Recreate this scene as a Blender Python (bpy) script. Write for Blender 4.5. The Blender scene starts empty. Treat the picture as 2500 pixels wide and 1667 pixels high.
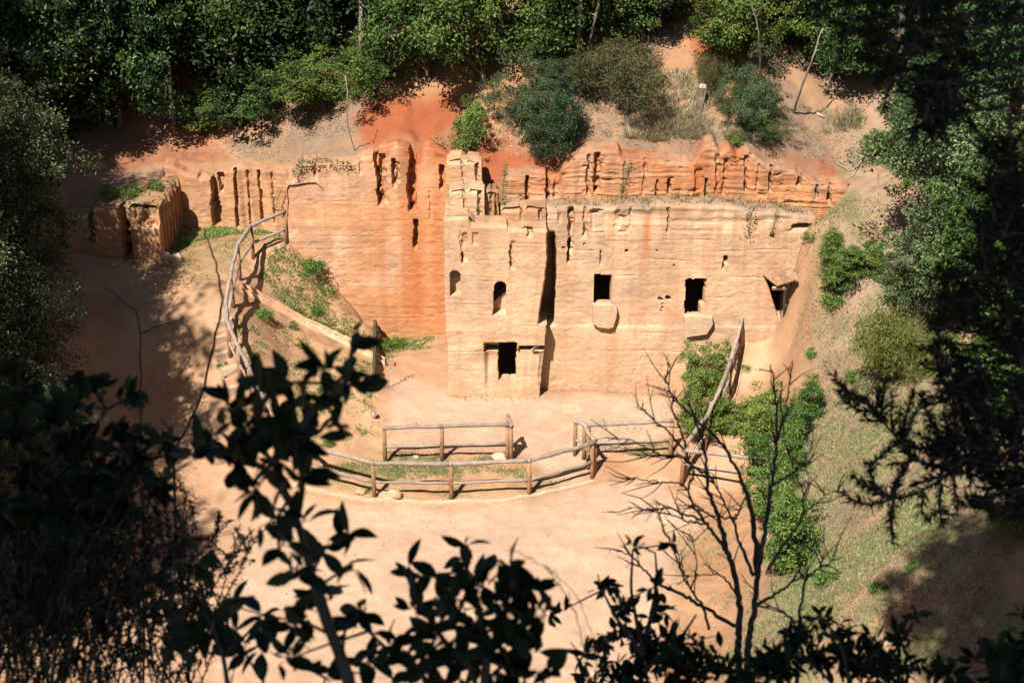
import bpy, math, random
import numpy as np
from math import radians, sin, cos, pi
R = radians
random.seed(7)
rng = np.random.default_rng(11)
scene = bpy.context.scene
COL = scene.collection

# ------------------------------------------------------------------ camera
FPX, UC, VC = 3600.0, 1250.0, 833.5          # focal length in photo pixels, photo centre
PITCH, CAMH = R(24.0), 19.1
cam = bpy.data.cameras.new('camera')
camo = bpy.data.objects.new('camera', cam)
COL.objects.link(camo)
camo.location = (0, 0, CAMH)
camo.rotation_euler = (R(90) - PITCH, 0, 0)
cam.sensor_width = 36.0
cam.lens = 36.0 * FPX / 2500.0
cam.clip_start = 0.05
cam.clip_end = 600
cam.dof.use_dof = True
cam.dof.focus_distance = 42.0
cam.dof.aperture_fstop = 8.0
scene.camera = camo

# ------------------------------------------------------------------ sky, sun, exposure
SUN_EL, SUN_AZ = R(51.0), R(27.0)            # light travels towards +Y, drifting to +X by SUN_AZ
L = np.array([sin(SUN_AZ) * cos(SUN_EL), cos(SUN_AZ) * cos(SUN_EL), -sin(SUN_EL)])
w = bpy.data.worlds.new('World')
scene.world = w
w.use_nodes = True
nt = w.node_tree
sky = nt.nodes.new('ShaderNodeTexSky')
sky.sky_type = 'NISHITA'
sky.sun_disc = False
sky.sun_elevation = SUN_EL
sky.sun_rotation = math.atan2(-L[0], -L[1])
bg = nt.nodes['Background']
bg.inputs[1].default_value = 0.05
nt.links.new(sky.outputs[0], bg.inputs[0])
sl = bpy.data.lights.new('sun', 'SUN')
sl.energy = 5.0
sl.angle = R(0.53)
sl.color = (1.0, 0.955, 0.89)
so = bpy.data.objects.new('sun', sl)
COL.objects.link(so)
so.location = (-20, -30, 60)
from mathutils import Vector, Matrix
so.rotation_euler = Vector(L).to_track_quat('-Z', 'Y').to_euler()
scene.view_settings.view_transform = 'Standard'
scene.view_settings.look = 'None'
scene.view_settings.gamma = 1.0
scene.view_settings.exposure = 0.92
scene.render.engine = 'CYCLES'
scene.cycles.max_bounces = 6
scene.cycles.diffuse_bounces = 1
scene.cycles.transparent_max_bounces = 4

# ------------------------------------------------------------------ pixel rays (photo pixels 2500 x 1667)
CP, SP = cos(PITCH), sin(PITCH)
def ray(u, v):
    x, y = (u - UC) / FPX, (v - VC) / FPX
    return np.array([x, CP - y * SP, -SP - y * CP])      # per unit of depth
CAMP = np.array([0, 0, CAMH])
def at_d(u, v, d): return CAMP + ray(u, v) * d
def at_z(u, v, z):
    r = ray(u, v); return CAMP + r * ((z - CAMH) / r[2])
def at_y(u, v, y):
    r = ray(u, v); return CAMP + r * (y / r[1])

# ------------------------------------------------------------------ noise
def _h(ix, iy, iz, seed):
    n = (ix.astype(np.int64) * 374761393 + iy.astype(np.int64) * 668265263 + iz.astype(np.int64) * 2147483647 + seed * 974634541) & 0xFFFFFFFF
    n = ((n ^ (n >> 13)) * 1274126177) & 0xFFFFFFFF
    n = ((n ^ (n >> 15)) * 2246822519) & 0xFFFFFFFF
    return ((n ^ (n >> 16)) & 0xFFFFFF) / float(0xFFFFFF)
def vnoise(x, y, z=0.0, seed=0):
    x, y, z = np.broadcast_arrays(np.asarray(x, float), np.asarray(y, float), np.asarray(z, float))
    fx, fy, fz = np.floor(x), np.floor(y), np.floor(z)
    tx, ty, tz = x - fx, y - fy, z - fz
    tx, ty, tz = [t * t * t * (t * (t * 6 - 15) + 10) for t in (tx, ty, tz)]
    ix, iy, iz = fx.astype(np.int64), fy.astype(np.int64), fz.astype(np.int64)
    def c(a, b, d): return _h(ix + a, iy + b, iz + d, seed)
    def lx(b, d): return c(0, b, d) * (1 - tx) + c(1, b, d) * tx
    if np.all(tz == 0):
        return (lx(0, 0) * (1 - ty) + lx(1, 0) * ty) * 2 - 1
    a = lx(0, 0) * (1 - ty) + lx(1, 0) * ty
    b = lx(0, 1) * (1 - ty) + lx(1, 1) * ty
    return (a * (1 - tz) + b * tz) * 2 - 1
def fbm(x, y, z=0.0, seed=0, octv=4, gain=0.5):
    s, a, tot = 0.0, 1.0, 0.0
    for i in range(octv):
        s = s + a * vnoise(np.asarray(x) * 2**i + 17.3 * i, np.asarray(y) * 2**i + 5.1 * i, np.asarray(z) * 2**i, seed + i)
        tot += a; a *= gain
    return s / tot
def sstep(a, b, x):
    t = np.clip((np.asarray(x, float) - a) / (b - a), 0, 1)
    return t * t * (3 - 2 * t)

# ------------------------------------------------------------------ mesh + tagging helpers
def mesh_np(name, verts, faces=None, quads=None, col=None, smooth=False, uv=None, tris=None):
    """verts (N,3); quads (M,4) or tris (M,3) int array or faces list; col (N,3) linear vertex colours"""
    me = bpy.data.meshes.new(name)
    v = np.asarray(verts, np.float32)
    if faces is not None:
        me.from_pydata([tuple(p) for p in v.tolist()], [], faces)
    else:
        q = np.asarray(quads if quads is not None else tris, np.int32)
        k = q.shape[1]
        me.vertices.add(len(v)); me.vertices.foreach_set('co', v.ravel())
        me.loops.add(q.size); me.loops.foreach_set('vertex_index', q.ravel())
        me.polygons.add(len(q))
        me.polygons.foreach_set('loop_start', np.arange(0, q.size, k, dtype=np.int32))
        me.polygons.foreach_set('loop_total', np.full(len(q), k, np.int32))
    me.update(calc_edges=True)
    me.validate(clean_customdata=False)
    if col is not None:
        at = me.attributes.new('Col', 'FLOAT_COLOR', 'POINT')
        c = np.ones((len(v), 4), np.float32); c[:, :3] = col
        at.data.foreach_set('color', c.ravel())
    if uv is not None:
        ul = me.uv_layers.new(name='UVMap')
        li = np.empty(len(me.loops), np.int32); me.loops.foreach_get('vertex_index', li)
        ul.data.foreach_set('uv', np.asarray(uv, np.float32)[li].ravel())
    if smooth:
        me.polygons.foreach_set('use_smooth', np.ones(len(me.polygons), bool))
    return me
def add(name, me, mat=None, parent=None, loc=None):
    o = bpy.data.objects.new(name, me)
    COL.objects.link(o)
    if mat is not None and me is not None:
        me.materials.clear(); me.materials.append(mat)
    if parent is not None: o.parent = parent
    if loc is not None: o.location = loc
    return o
def tag(o, label=None, cat=None, group=None, kind=None):
    if label: o['label'] = label
    if cat: o['category'] = cat
    if group: o['group'] = group
    if kind: o['kind'] = kind
    return o
def thing(name, label, cat, loc=(0, 0, 0), group=None):
    o = bpy.data.objects.new(name, None)
    o.empty_display_size = 0.2
    COL.objects.link(o); o.location = loc
    return tag(o, label, cat, group)
def dup(root, loc, rotz=0.0, scale=(1, 1, 1), label=None, group=None):
    r = root.copy(); COL.objects.link(r)
    r.location = loc; r.rotation_euler = (0, 0, rotz); r.scale = scale
    if label: r['label'] = label
    if group: r['group'] = group
    for ch in list(root.children):
        c = ch.copy(); COL.objects.link(c); c.parent = r
    return r
class MB:
    """collects tubes, boxes and leaf shapes, built as one mesh"""
    def __init__(s): s.v, s.f, s.c, s.uv, s.n = [], [], [], [], 0
    def raw(s, v, f, col=(1, 1, 1), uv=None):
        v = np.asarray(v, float)
        s.v.append(v); s.f += [[i + s.n for i in q] for q in f]
        c = np.asarray(col, float)
        s.c.append(np.tile(c, (len(v), 1)) if c.ndim == 1 else c)
        s.uv.append(np.zeros((len(v), 2)) if uv is None else np.asarray(uv, float))
        s.n += len(v)
    def tube(s, pts, rad, k=7, col=(1, 1, 1), wob=0.0, cap=True):
        pts = np.asarray(pts, float); n = len(pts)
        rad = np.full(n, rad) if np.isscalar(rad) else np.asarray(rad, float)
        t = np.gradient(pts, axis=0); t /= np.linalg.norm(t, axis=1)[:, None] + 1e-9
        ref = np.array([0.31, 0.22, 0.93]) if abs(t[0] @ np.array([0.31, 0.22, 0.93])) < 0.9 else np.array([0.9, -0.3, 0.2])
        V, UV = [], []
        L0 = 0.0
        for i in range(n):
            a = np.cross(t[i], ref); a /= np.linalg.norm(a) + 1e-9
            b = np.cross(t[i], a)
            if i: L0 += np.linalg.norm(pts[i] - pts[i - 1])
            for j in range(k):
                th = 2 * pi * j / k
                r = rad[i] * (1 + wob * (random.random() - 0.5))
                V.append(pts[i] + r * (a * cos(th) + b * sin(th)))
                UV.append((j / k, L0))
        F = [[i * k + j, i * k + (j + 1) % k, (i + 1) * k + (j + 1) % k, (i + 1) * k + j] for i in range(n - 1) for j in range(k)]
        if cap:
            F.append(list(range(k))[::-1]); F.append([(n - 1) * k + j for j in range(k)])
        s.raw(V, F, col, UV)
    def box(s, cx, cy, cz, sx, sy, sz, rot=None, col=(1, 1, 1), bev=0.0, jit=0.0):
        p = np.array([[x, y, z] for x in (-.5, .5) for y in (-.5, .5) for z in (-.5, .5)]) * (sx, sy, sz)
        p = p + rng.normal(0, 1, p.shape) * jit
        if rot is not None: p = p @ np.array(rot).T
        s.raw(p + (cx, cy, cz), [[0, 1, 3, 2], [4, 6, 7, 5], [0, 4, 5, 1], [2, 3, 7, 6], [0, 2, 6, 4], [1, 5, 7, 3]], col)
    def build(s, name, mat, parent=None, smooth=False):
        me = mesh_np(name, np.concatenate(s.v), faces=s.f, col=np.concatenate(s.c), smooth=smooth, uv=np.concatenate(s.uv))
        return add(name, me, mat, parent)

# ------------------------------------------------------------------ materials
def new_mat(name):
    m = bpy.data.materials.new(name); m.use_nodes = True
    return m, m.node_tree, m.node_tree.nodes['Principled BSDF']
def N(nt, typ, **kw):
    n = nt.nodes.new(typ)
    for k, v in kw.items(): setattr(n, k, v)
    return n
def mapped(nt, scale, coord='Object', rot=(0, 0, 0)):
    tc = N(nt, 'ShaderNodeTexCoord'); mp = N(nt, 'ShaderNodeMapping')
    mp.inputs['Scale'].default_value = scale; mp.inputs['Rotation'].default_value = rot
    nt.links.new(tc.outputs[coord], mp.inputs[0])
    return mp.outputs[0]
def noise_tex(nt, vec, scale, detail=4, rough=0.6, dist=0.0):
    n = N(nt, 'ShaderNodeTexNoise')
    n.inputs['Scale'].default_value = scale; n.inputs['Detail'].default_value = detail
    n.inputs['Roughness'].default_value = rough; n.inputs['Distortion'].default_value = dist
    if vec is not None: nt.links.new(vec, n.inputs['Vector'])
    return n.outputs['Fac']
def ramp(nt, fac, stops):
    r = N(nt, 'ShaderNodeValToRGB')
    el = r.color_ramp.elements
    while len(el) < len(stops): el.new(0.5)
    for e, (p, c) in zip(el, stops):
        e.position = p; e.color = (*c, 1) if len(c) == 3 else c
    nt.links.new(fac, r.inputs[0]); return r.outputs[0]
def mix(nt, a, b, fac=1.0, mode='MULTIPLY'):
    m = N(nt, 'ShaderNodeMix', data_type='RGBA', blend_type=mode)
    for k, s in ((0, fac), (6, a), (7, b)):
        if hasattr(s, 'is_linked'): nt.links.new(s, m.inputs[k])
        else: m.inputs[k].default_value = s if k == 0 else (*s, 1)
    return m.outputs[2]
def bump(nt, h, strength, dist, prev=None):
    b = N(nt, 'ShaderNodeBump'); b.inputs['Strength'].default_value = strength; b.inputs['Distance'].default_value = dist
    nt.links.new(h, b.inputs['Height'])
    if prev is not None: nt.links.new(prev, b.inputs['Normal'])
    return b.outputs[0]
def vcol(nt):
    a = N(nt, 'ShaderNodeAttribute', attribute_name='Col'); return a.outputs['Color']

def mat_rock():
    m, nt, p = new_mat('tuff_rock')
    fine = noise_tex(nt, mapped(nt, (2.6, 2.6, 9)), 1.6, 6, 0.65, 0.6)
    grain = noise_tex(nt, mapped(nt, (1, 1, 1)), 22, 4, 0.7)
    chis = noise_tex(nt, mapped(nt, (4.0, 4.0, 15), rot=(0, R(26), 0)), 1.3, 5, 0.6, 1.2)
    c = mix(nt, vcol(nt), ramp(nt, fine, [(0.25, (0.86, 0.83, 0.80)), (0.5, (1, 1, 1)), (0.8, (1.12, 1.1, 1.06))]))
    c = mix(nt, c, ramp(nt, grain, [(0.3, (0.86, 0.84, 0.82)), (0.6, (1.06, 1.06, 1.06))]))
    c = mix(nt, c, ramp(nt, chis, [(0.3, (0.86, 0.83, 0.8)), (0.55, (1.04, 1.04, 1.04))]), 0.8)
    nt.links.new(mix(nt, c, (0.785, 0.77, 0.80)), p.inputs['Base Color'])
    p.inputs['Roughness'].default_value = 0.95
    p.inputs['Specular IOR Level'].default_value = 0.15
    patch = noise_tex(nt, mapped(nt, (1, 1, 1.4)), 0.9, 4, 0.6)
    pm = ramp(nt, patch, [(0.38, (0.1, 0.1, 0.1)), (0.62, (1, 1, 1))])
    pinv = ramp(nt, patch, [(0.38, (1, 1, 1)), (0.66, (0.25, 0.25, 0.25))])
    fine = mix(nt, fine, pm); chis = mix(nt, chis, pinv)
    n1 = bump(nt, fine, 0.2, 0.03)
    n2 = bump(nt, chis, 0.5, 0.03, n1)
    n3 = bump(nt, grain, 0.55, 0.022, n2)
    nt.links.new(n3, p.inputs['Normal'])
    return m
def mat_soil():
    m, nt, p = new_mat('soil')
    n1 = noise_tex(nt, mapped(nt, (1, 1, 1)), 3.0, 6, 0.7)
    n2 = noise_tex(nt, mapped(nt, (1, 1, 1)), 26, 5, 0.75)
    n3 = noise_tex(nt, mapped(nt, (1, 1, 1)), 9, 5, 0.7, 0.5)
    c = mix(nt, vcol(nt), ramp(nt, n1, [(0.25, (0.86, 0.82, 0.79)), (0.7, (1.08, 1.07, 1.05))]))
    c = mix(nt, c, ramp(nt, n2, [(0.28, (0.72, 0.69, 0.66)), (0.5, (1, 1, 1)), (0.8, (1.14, 1.15, 1.16))]), 0.8)
    nt.links.new(mix(nt, c, (0.76, 0.765, 0.78)), p.inputs['Base Color'])
    p.inputs['Roughness'].default_value = 1.0
    p.inputs['Specular IOR Level'].default_value = 0.1
    b = bump(nt, n3, 0.35, 0.05)
    nt.links.new(bump(nt, n2, 0.6, 0.02, b), p.inputs['Normal'])
    return m
def mat_leaf(name, trans=0.25, rough=0.52, spec=0.3):
    m, nt, p = new_mat(name)
    oi = N(nt, 'ShaderNodeObjectInfo')
    c = mix(nt, vcol(nt), ramp(nt, oi.outputs['Random'], [(0.0, (0.82, 0.9, 0.9)), (0.5, (1, 1, 1)), (1.0, (1.18, 1.06, 0.85))]))
    nt.links.new(c, p.inputs['Base Color'])
    p.inputs['Roughness'].default_value = rough
    p.inputs['Specular IOR Level'].default_value = spec
    tr = N(nt, 'ShaderNodeBsdfTranslucent')
    nt.links.new(mix(nt, c, (1.15, 1.25, 0.5)), tr.inputs[0])
    ms = N(nt, 'ShaderNodeMixShader'); ms.inputs[0].default_value = trans
    nt.links.new(p.outputs[0], ms.inputs[1]); nt.links.new(tr.outputs[0], ms.inputs[2])
    nt.links.new(ms.outputs[0], nt.nodes['Material Output'].inputs[0])
    return m
def mat_wood(name, a, b, sc=(9, 1.3, 1)):
    m, nt, p = new_mat(name)
    n1 = noise_tex(nt, mapped(nt, sc, 'UV'), 2.5, 5, 0.65, 0.3)
    n2 = noise_tex(nt, mapped(nt, (1, 1, 1)), 7, 4, 0.6)
    c = ramp(nt, n1, [(0.3, a), (0.68, b)])
    c = mix(nt, c, ramp(nt, n2, [(0.3, (0.72, 0.7, 0.68)), (0.7, (1.12, 1.1, 1.08))]))
    c = mix(nt, c, vcol(nt))
    nt.links.new(c, p.inputs['Base Color'])
    p.inputs['Roughness'].default_value = 0.85
    p.inputs['Specular IOR Level'].default_value = 0.2
    nt.links.new(bump(nt, n1, 0.5, 0.012), p.inputs['Normal'])
    return m
M = dict(
    rock=mat_rock(), soil=mat_soil(), leaf=mat_leaf('leaf'), gloss=mat_leaf('glossy_leaf', 0.18, 0.5, 0.4), shadeleaf=mat_leaf('understorey_leaf', 0.12, 0.55, 0.28), matte=mat_leaf('matte_leaf', 0.25, 0.7, 0.2),
    rail=mat_wood('weathered_rail', (0.17, 0.13, 0.105), (0.41, 0.325, 0.26)),
    post=mat_wood('brown_post', (0.20, 0.105, 0.055), (0.40, 0.23, 0.125)),
    bark=mat_wood('bark', (0.07, 0.055, 0.045), (0.20, 0.17, 0.14), (5, 2.5, 1)),
    dead=mat_wood('dead_wood', (0.20, 0.16, 0.13), (0.42, 0.36, 0.30), (5, 2.0, 1)),
    plank=mat_wood('old_plank', (0.20, 0.12, 0.075), (0.36, 0.24, 0.16), (3, 1, 1)),
)
def mat_plain(name, col, rough=0.5, metal=0.0):
    m, nt, p = new_mat(name)
    n = noise_tex(nt, mapped(nt, (1, 1, 1)), 14, 4, 0.6)
    nt.links.new(mix(nt, col, ramp(nt, n, [(0.3, (0.8, 0.8, 0.8)), (0.7, (1.1, 1.1, 1.1))])), p.inputs['Base Color'])
    p.inputs['Roughness'].default_value = rough; p.inputs['Metallic'].default_value = metal
    return m
M['metal'] = mat_plain('bright_metal', (0.75, 0.78, 0.8), 0.25, 0.9)
M['terracotta'] = mat_plain('terracotta', (0.5, 0.25, 0.14), 0.8)

# ================================================================== terrain heights
class TPS:
    def __init__(s, pts, lam=0.01):
        p = np.asarray(pts, float); s.xy = p[:, :2]; n = len(p)
        A = np.zeros((n + 3, n + 3)); A[:n, :n] = s.k(s.xy, s.xy) + lam * np.eye(n)
        A[:n, n] = 1; A[:n, n + 1:] = s.xy; A[n, :n] = 1; A[n + 1:, :n] = s.xy.T
        s.w = np.linalg.solve(A, np.concatenate([p[:, 2], np.zeros(3)]))
    @staticmethod
    def k(a, b):
        d2 = ((a[:, None, :] - b[None, :, :]) ** 2).sum(-1)
        return 0.5 * d2 * np.log(d2 + 1e-9)
    def __call__(s, x, y):
        x, y = np.broadcast_arrays(np.asarray(x, float), np.asarray(y, float))
        q = np.stack([x.ravel(), y.ravel()], 1); out = np.empty(len(q)); n = len(s.xy)
        for i in range(0, len(q), 20000):
            c = q[i:i + 20000]
            out[i:i + 20000] = s.k(c, s.xy) @ s.w[:n] + s.w[n] + c @ s.w[n + 1:]
        return out.reshape(x.shape)
CZ = 0.30                                       # level of the little court; the path in front lies at 0
low = []
def lp(z, *uv):
    for u, v in uv: low.append(at_z(u, v, z))
lp(0.0, (600, 1500), (1000, 1500), (1400, 1500), (1100, 1320), (750, 1340), (1420, 1260), (1520, 1300), (1000, 1660), (500, 1660), (1500, 1660),
   (480, 1280), (1340, 1215), (1101, 1237), (913, 1230), (1450, 1185), (1560, 1200), (1640, 1400), (800, 1225), (650, 1220))
lp(0.04, (1101, 1216), (1292, 1206), (913, 1215), (1640, 1175))
lp(CZ, (1000, 1112), (1077, 1115), (1244, 1120), (1100, 1050), (1340, 1060), (1200, 990), (1500, 960), (1010, 950), (1000, 870), (1060, 830), (1560, 1102),
   (1430, 1100), (1550, 1050), (1640, 970), (940, 860), (945, 940), (950, 1030), (960, 820), (1630, 1060))
lp(0.2, (1340, 1135)); lp(0.1, (1500, 1145), (1380, 1160))
lp(3.3, (690, 585), (600, 565), (500, 560), (500, 640), (420, 640), (350, 600))
lp(3.22, (580, 676), (450, 720)); lp(3.0, (564, 748)); lp(2.6, (551, 815)); lp(1.85, (580, 920)); lp(1.3, (609, 978)); lp(0.75, (657, 1075)); lp(0.2, (757, 1178))
lp(3.05, (300, 700)); lp(2.9, (420, 770)); lp(1.9, (430, 900)); lp(1.15, (480, 1000)); lp(0.55, (520, 1100)); lp(0.12, (560, 1200)); lp(2.2, (250, 900)); lp(1.2, (300, 1050)); lp(0.6, (350, 1150))
lp(1.6, (700, 850)); lp(1.2, (800, 850)); lp(0.95, (850, 880)); lp(1.0, (700, 1000)); lp(0.72, (800, 1000)); lp(0.5, (860, 1050)); lp(0.36, (910, 1085))
lp(1.0, (905, 800)); lp(0.72, (900, 920)); lp(1.5, (800, 780)); lp(2.6, (700, 690)); lp(3.1, (640, 650)); lp(2.35, (640, 800))
for uv in ((702, 592), (750, 636), (800, 682), (870, 762), (918, 822)): low.append(at_y(*uv, 42.5))
lp(2.05, (1850, 800), (1885, 800)); lp(1.95, (1828, 815)); lp(1.1, (1785, 983), (1850, 983)); lp(0.68, (1752, 1075), (1800, 1075)); lp(0.08, (1750, 1190), (1700, 1185), (1800, 1230))
lp(0.33, (1690, 905), (1660, 1010)); lp(1.0, (1740, 850))
for u_, v_, y_ in ((1930, 715, 38.75), (1945, 640, 38.8), (1962, 575, 38.85), (2010, 530, 38.9), (2110, 495, 39.0), (1950, 800, 37.9), (1985, 700, 37.8), (2080, 600, 37.8)): low.append(at_y(u_, v_, y_))
for Y in (22, 26, 30, 33, 36):
    fx = 4.9 + (Y - 29.4) * 0.29; fz = 0.06 + max(0, (Y - 33.0)) * 0.34
    low += [(fx + 0.3, Y, fz + 0.1), (fx + 3, Y, fz + 2.3), (fx + 6, Y, fz + 4.6), (fx + 12, Y, fz + 9)]
low += [(8.6, 39.3, 5.0), (9.3, 40.4, 5.9), (12, 42, 7.2), (16, 43, 10)]
for X in (-14, -6, 0, 6, 14):
    low += [(X, 21, 0.5 + max(0, X - 4) * .3), (X, 10, 8.2), (X, 0, 17.2), (X, -12, 17.8)]
low += [(-12, 30, 2.4), (-18, 30, 6), (-20, 38, 7), (-13, 37, 3.6), (-16, 24, 4.5), (-9.5, 28, 0.5), (-9, 24, 0.4), (-15, 33, 3.8)]
LOW = TPS(low, 0.02)

up = [(-18, 41.5, 5.6), (-12, 41.5, 5.1), (-10.5, 43, 5.12), (-14, 44.4, 5.4), (-10, 45, 5.3), (-8, 44.8, 5.3), (-6.5, 43.0, 5.6), (-5, 43.0, 6.0),
      (-3.5, 43.0, 6.6), (-2.2, 43.0, 6.4), (-16, 47, 7.0), (-10, 47.2, 6.6), (-6, 45.6, 7.0), (-4, 44.6, 7.5), (-2.4, 44.6, 7.8), (-2.5, 47, 9.8),
      (-1.5, 40.4, 6.5), (-0.6, 40.5, 6.1), (0.5, 40.3, 6.45), (2, 40.3, 7.1), (4, 40.3, 7.2), (6, 40.3, 7.25), (8, 40.3, 6.75), (9.6, 40.3, 6.2), (-1.2, 42.3, 7.5)]
for X in (0, 3, 6, 9): up.append((X, 43.6, 9.4 if X < 8 else 8.6))
up += [(10.5, 41.5, 6.9), (13, 42, 8.2), (17, 43, 10.5), (12, 45, 9.4)]
for X in (-20, -10, 0, 10, 20): up += [(X, 49, 10.4 if X < -5 else 11.6), (X, 60, 17), (X, 80, 29)]
UP = TPS(up, 0.03)
XBL, XLW, XTW, XRE = -10.45, -6.85, -1.9, 9.3      # block corner, left wall's left edge, tower's left edge, right end of the cut
def bound(x):
    return np.where(x < XBL - 0.4, 42.2, np.where(x < XLW + 0.3, 44.8, np.where(x < XTW + 0.3, 43.0, 40.4)))
def gz(x, y, detail=False):
    x, y = np.broadcast_arrays(np.asarray(x, float), np.asarray(y, float))
    lo, hi = LOW(x, y), UP(x, y)
    hi = hi + 0.10 * fbm(x * 0.9, y * 0.9, 0, 5, 3)
    hard = np.where(y < bound(x), lo, hi)
    soft = lo + (hi - lo) * sstep(38.6, 41.5, y)
    k = sstep(XRE - 0.3, XRE + 0.9, x)
    z = hard * (1 - k) + soft * k
    # the bank's cut edge above the court
    return z
def gz1(x, y): return float(gz(np.array([x]), np.array([y]))[0])
def hit(u, v, off=0.0, t0=24.0, t1=75.0):
    r = ray(u, v); t = np.arange(t0, t1, 0.04)
    P = CAMP + t[:, None] * r
    below = P[:, 2] < gz(P[:, 0], P[:, 1]) + off
    i = int(np.argmax(below)) if below.any() else len(t) - 1
    return P[i]
def depth_of(p): return (p[1]) * CP + (CAMH - p[2]) * SP

# ------------------------------------------------------------------ ground sheet: fine in view, coarse beyond
def poly_mask(x, y, poly, soft=0.3):
    """signed-ish inside mask of a polygon of (x, y)"""
    poly = np.asarray(poly); ins = np.zeros(x.shape, bool); d = np.full(x.shape, 1e9)
    for i in range(len(poly)):
        a, b = poly[i], poly[(i + 1) % len(poly)]
        cond = ((a[1] > y) != (b[1] > y))
        xi = (b[0] - a[0]) * (y - a[1]) / (b[1] - a[1] + 1e-12) + a[0]
        ins ^= cond & (x < xi)
        ab = b - a; t = np.clip(((x - a[0]) * ab[0] + (y - a[1]) * ab[1]) / (ab @ ab + 1e-12), 0, 1)
        d = np.minimum(d, np.hypot(x - a[0] - t * ab[0], y - a[1] - t * ab[1]))
    sd = np.where(ins, d, -d)
    return sstep(-soft, soft, sd)
def px_poly(pts, off=0.0): return [hit(u, v, off)[:2] for u, v in pts]
BANK = px_poly([(700, 592), (800, 684), (870, 766), (915, 825), (912, 950), (940, 1000), (960, 1120), (1235, 1124), (1240, 1205), (1100, 1222), (913, 1219), (757, 1180), (657, 1078), (609, 980), (580, 920), (551, 815), (566, 748), (582, 676), (640, 600)])
MOUND = px_poly([(945, 1105), (1240, 1118), (1300, 1140), (1440, 1172), (1290, 1214), (1101, 1225), (913, 1221), (760, 1182), (880, 1060)])
SAND = px_poly([(930, 870), (1088, 960), (1340, 965), (1640, 955), (1650, 1060), (1440, 1120), (1430, 1180), (1620, 1180), (1700, 1250), (1640, 1450), (1560, 1700), (250, 1700), (330, 1250), (560, 1205), (700, 1210), (900, 1235), (1100, 1240), (1300, 1225), (1400, 1190), (1300, 1130), (1240, 1100), (960, 1095)])
COURTL = px_poly([(925, 828), (1086, 824), (1086, 900), (1060, 930), (960, 930), (925, 900)])
GRASSY = px_poly([(440, 560), (560, 550), (690, 560), (690, 590), (560, 650), (540, 720), (420, 690), (380, 640)])
RAMP = px_poly([(1832, 806), (1888, 802), (1880, 900), (1860, 1000), (1830, 1080), (1800, 1200), (1680, 1200), (1750, 1075), (1785, 983)])

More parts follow.
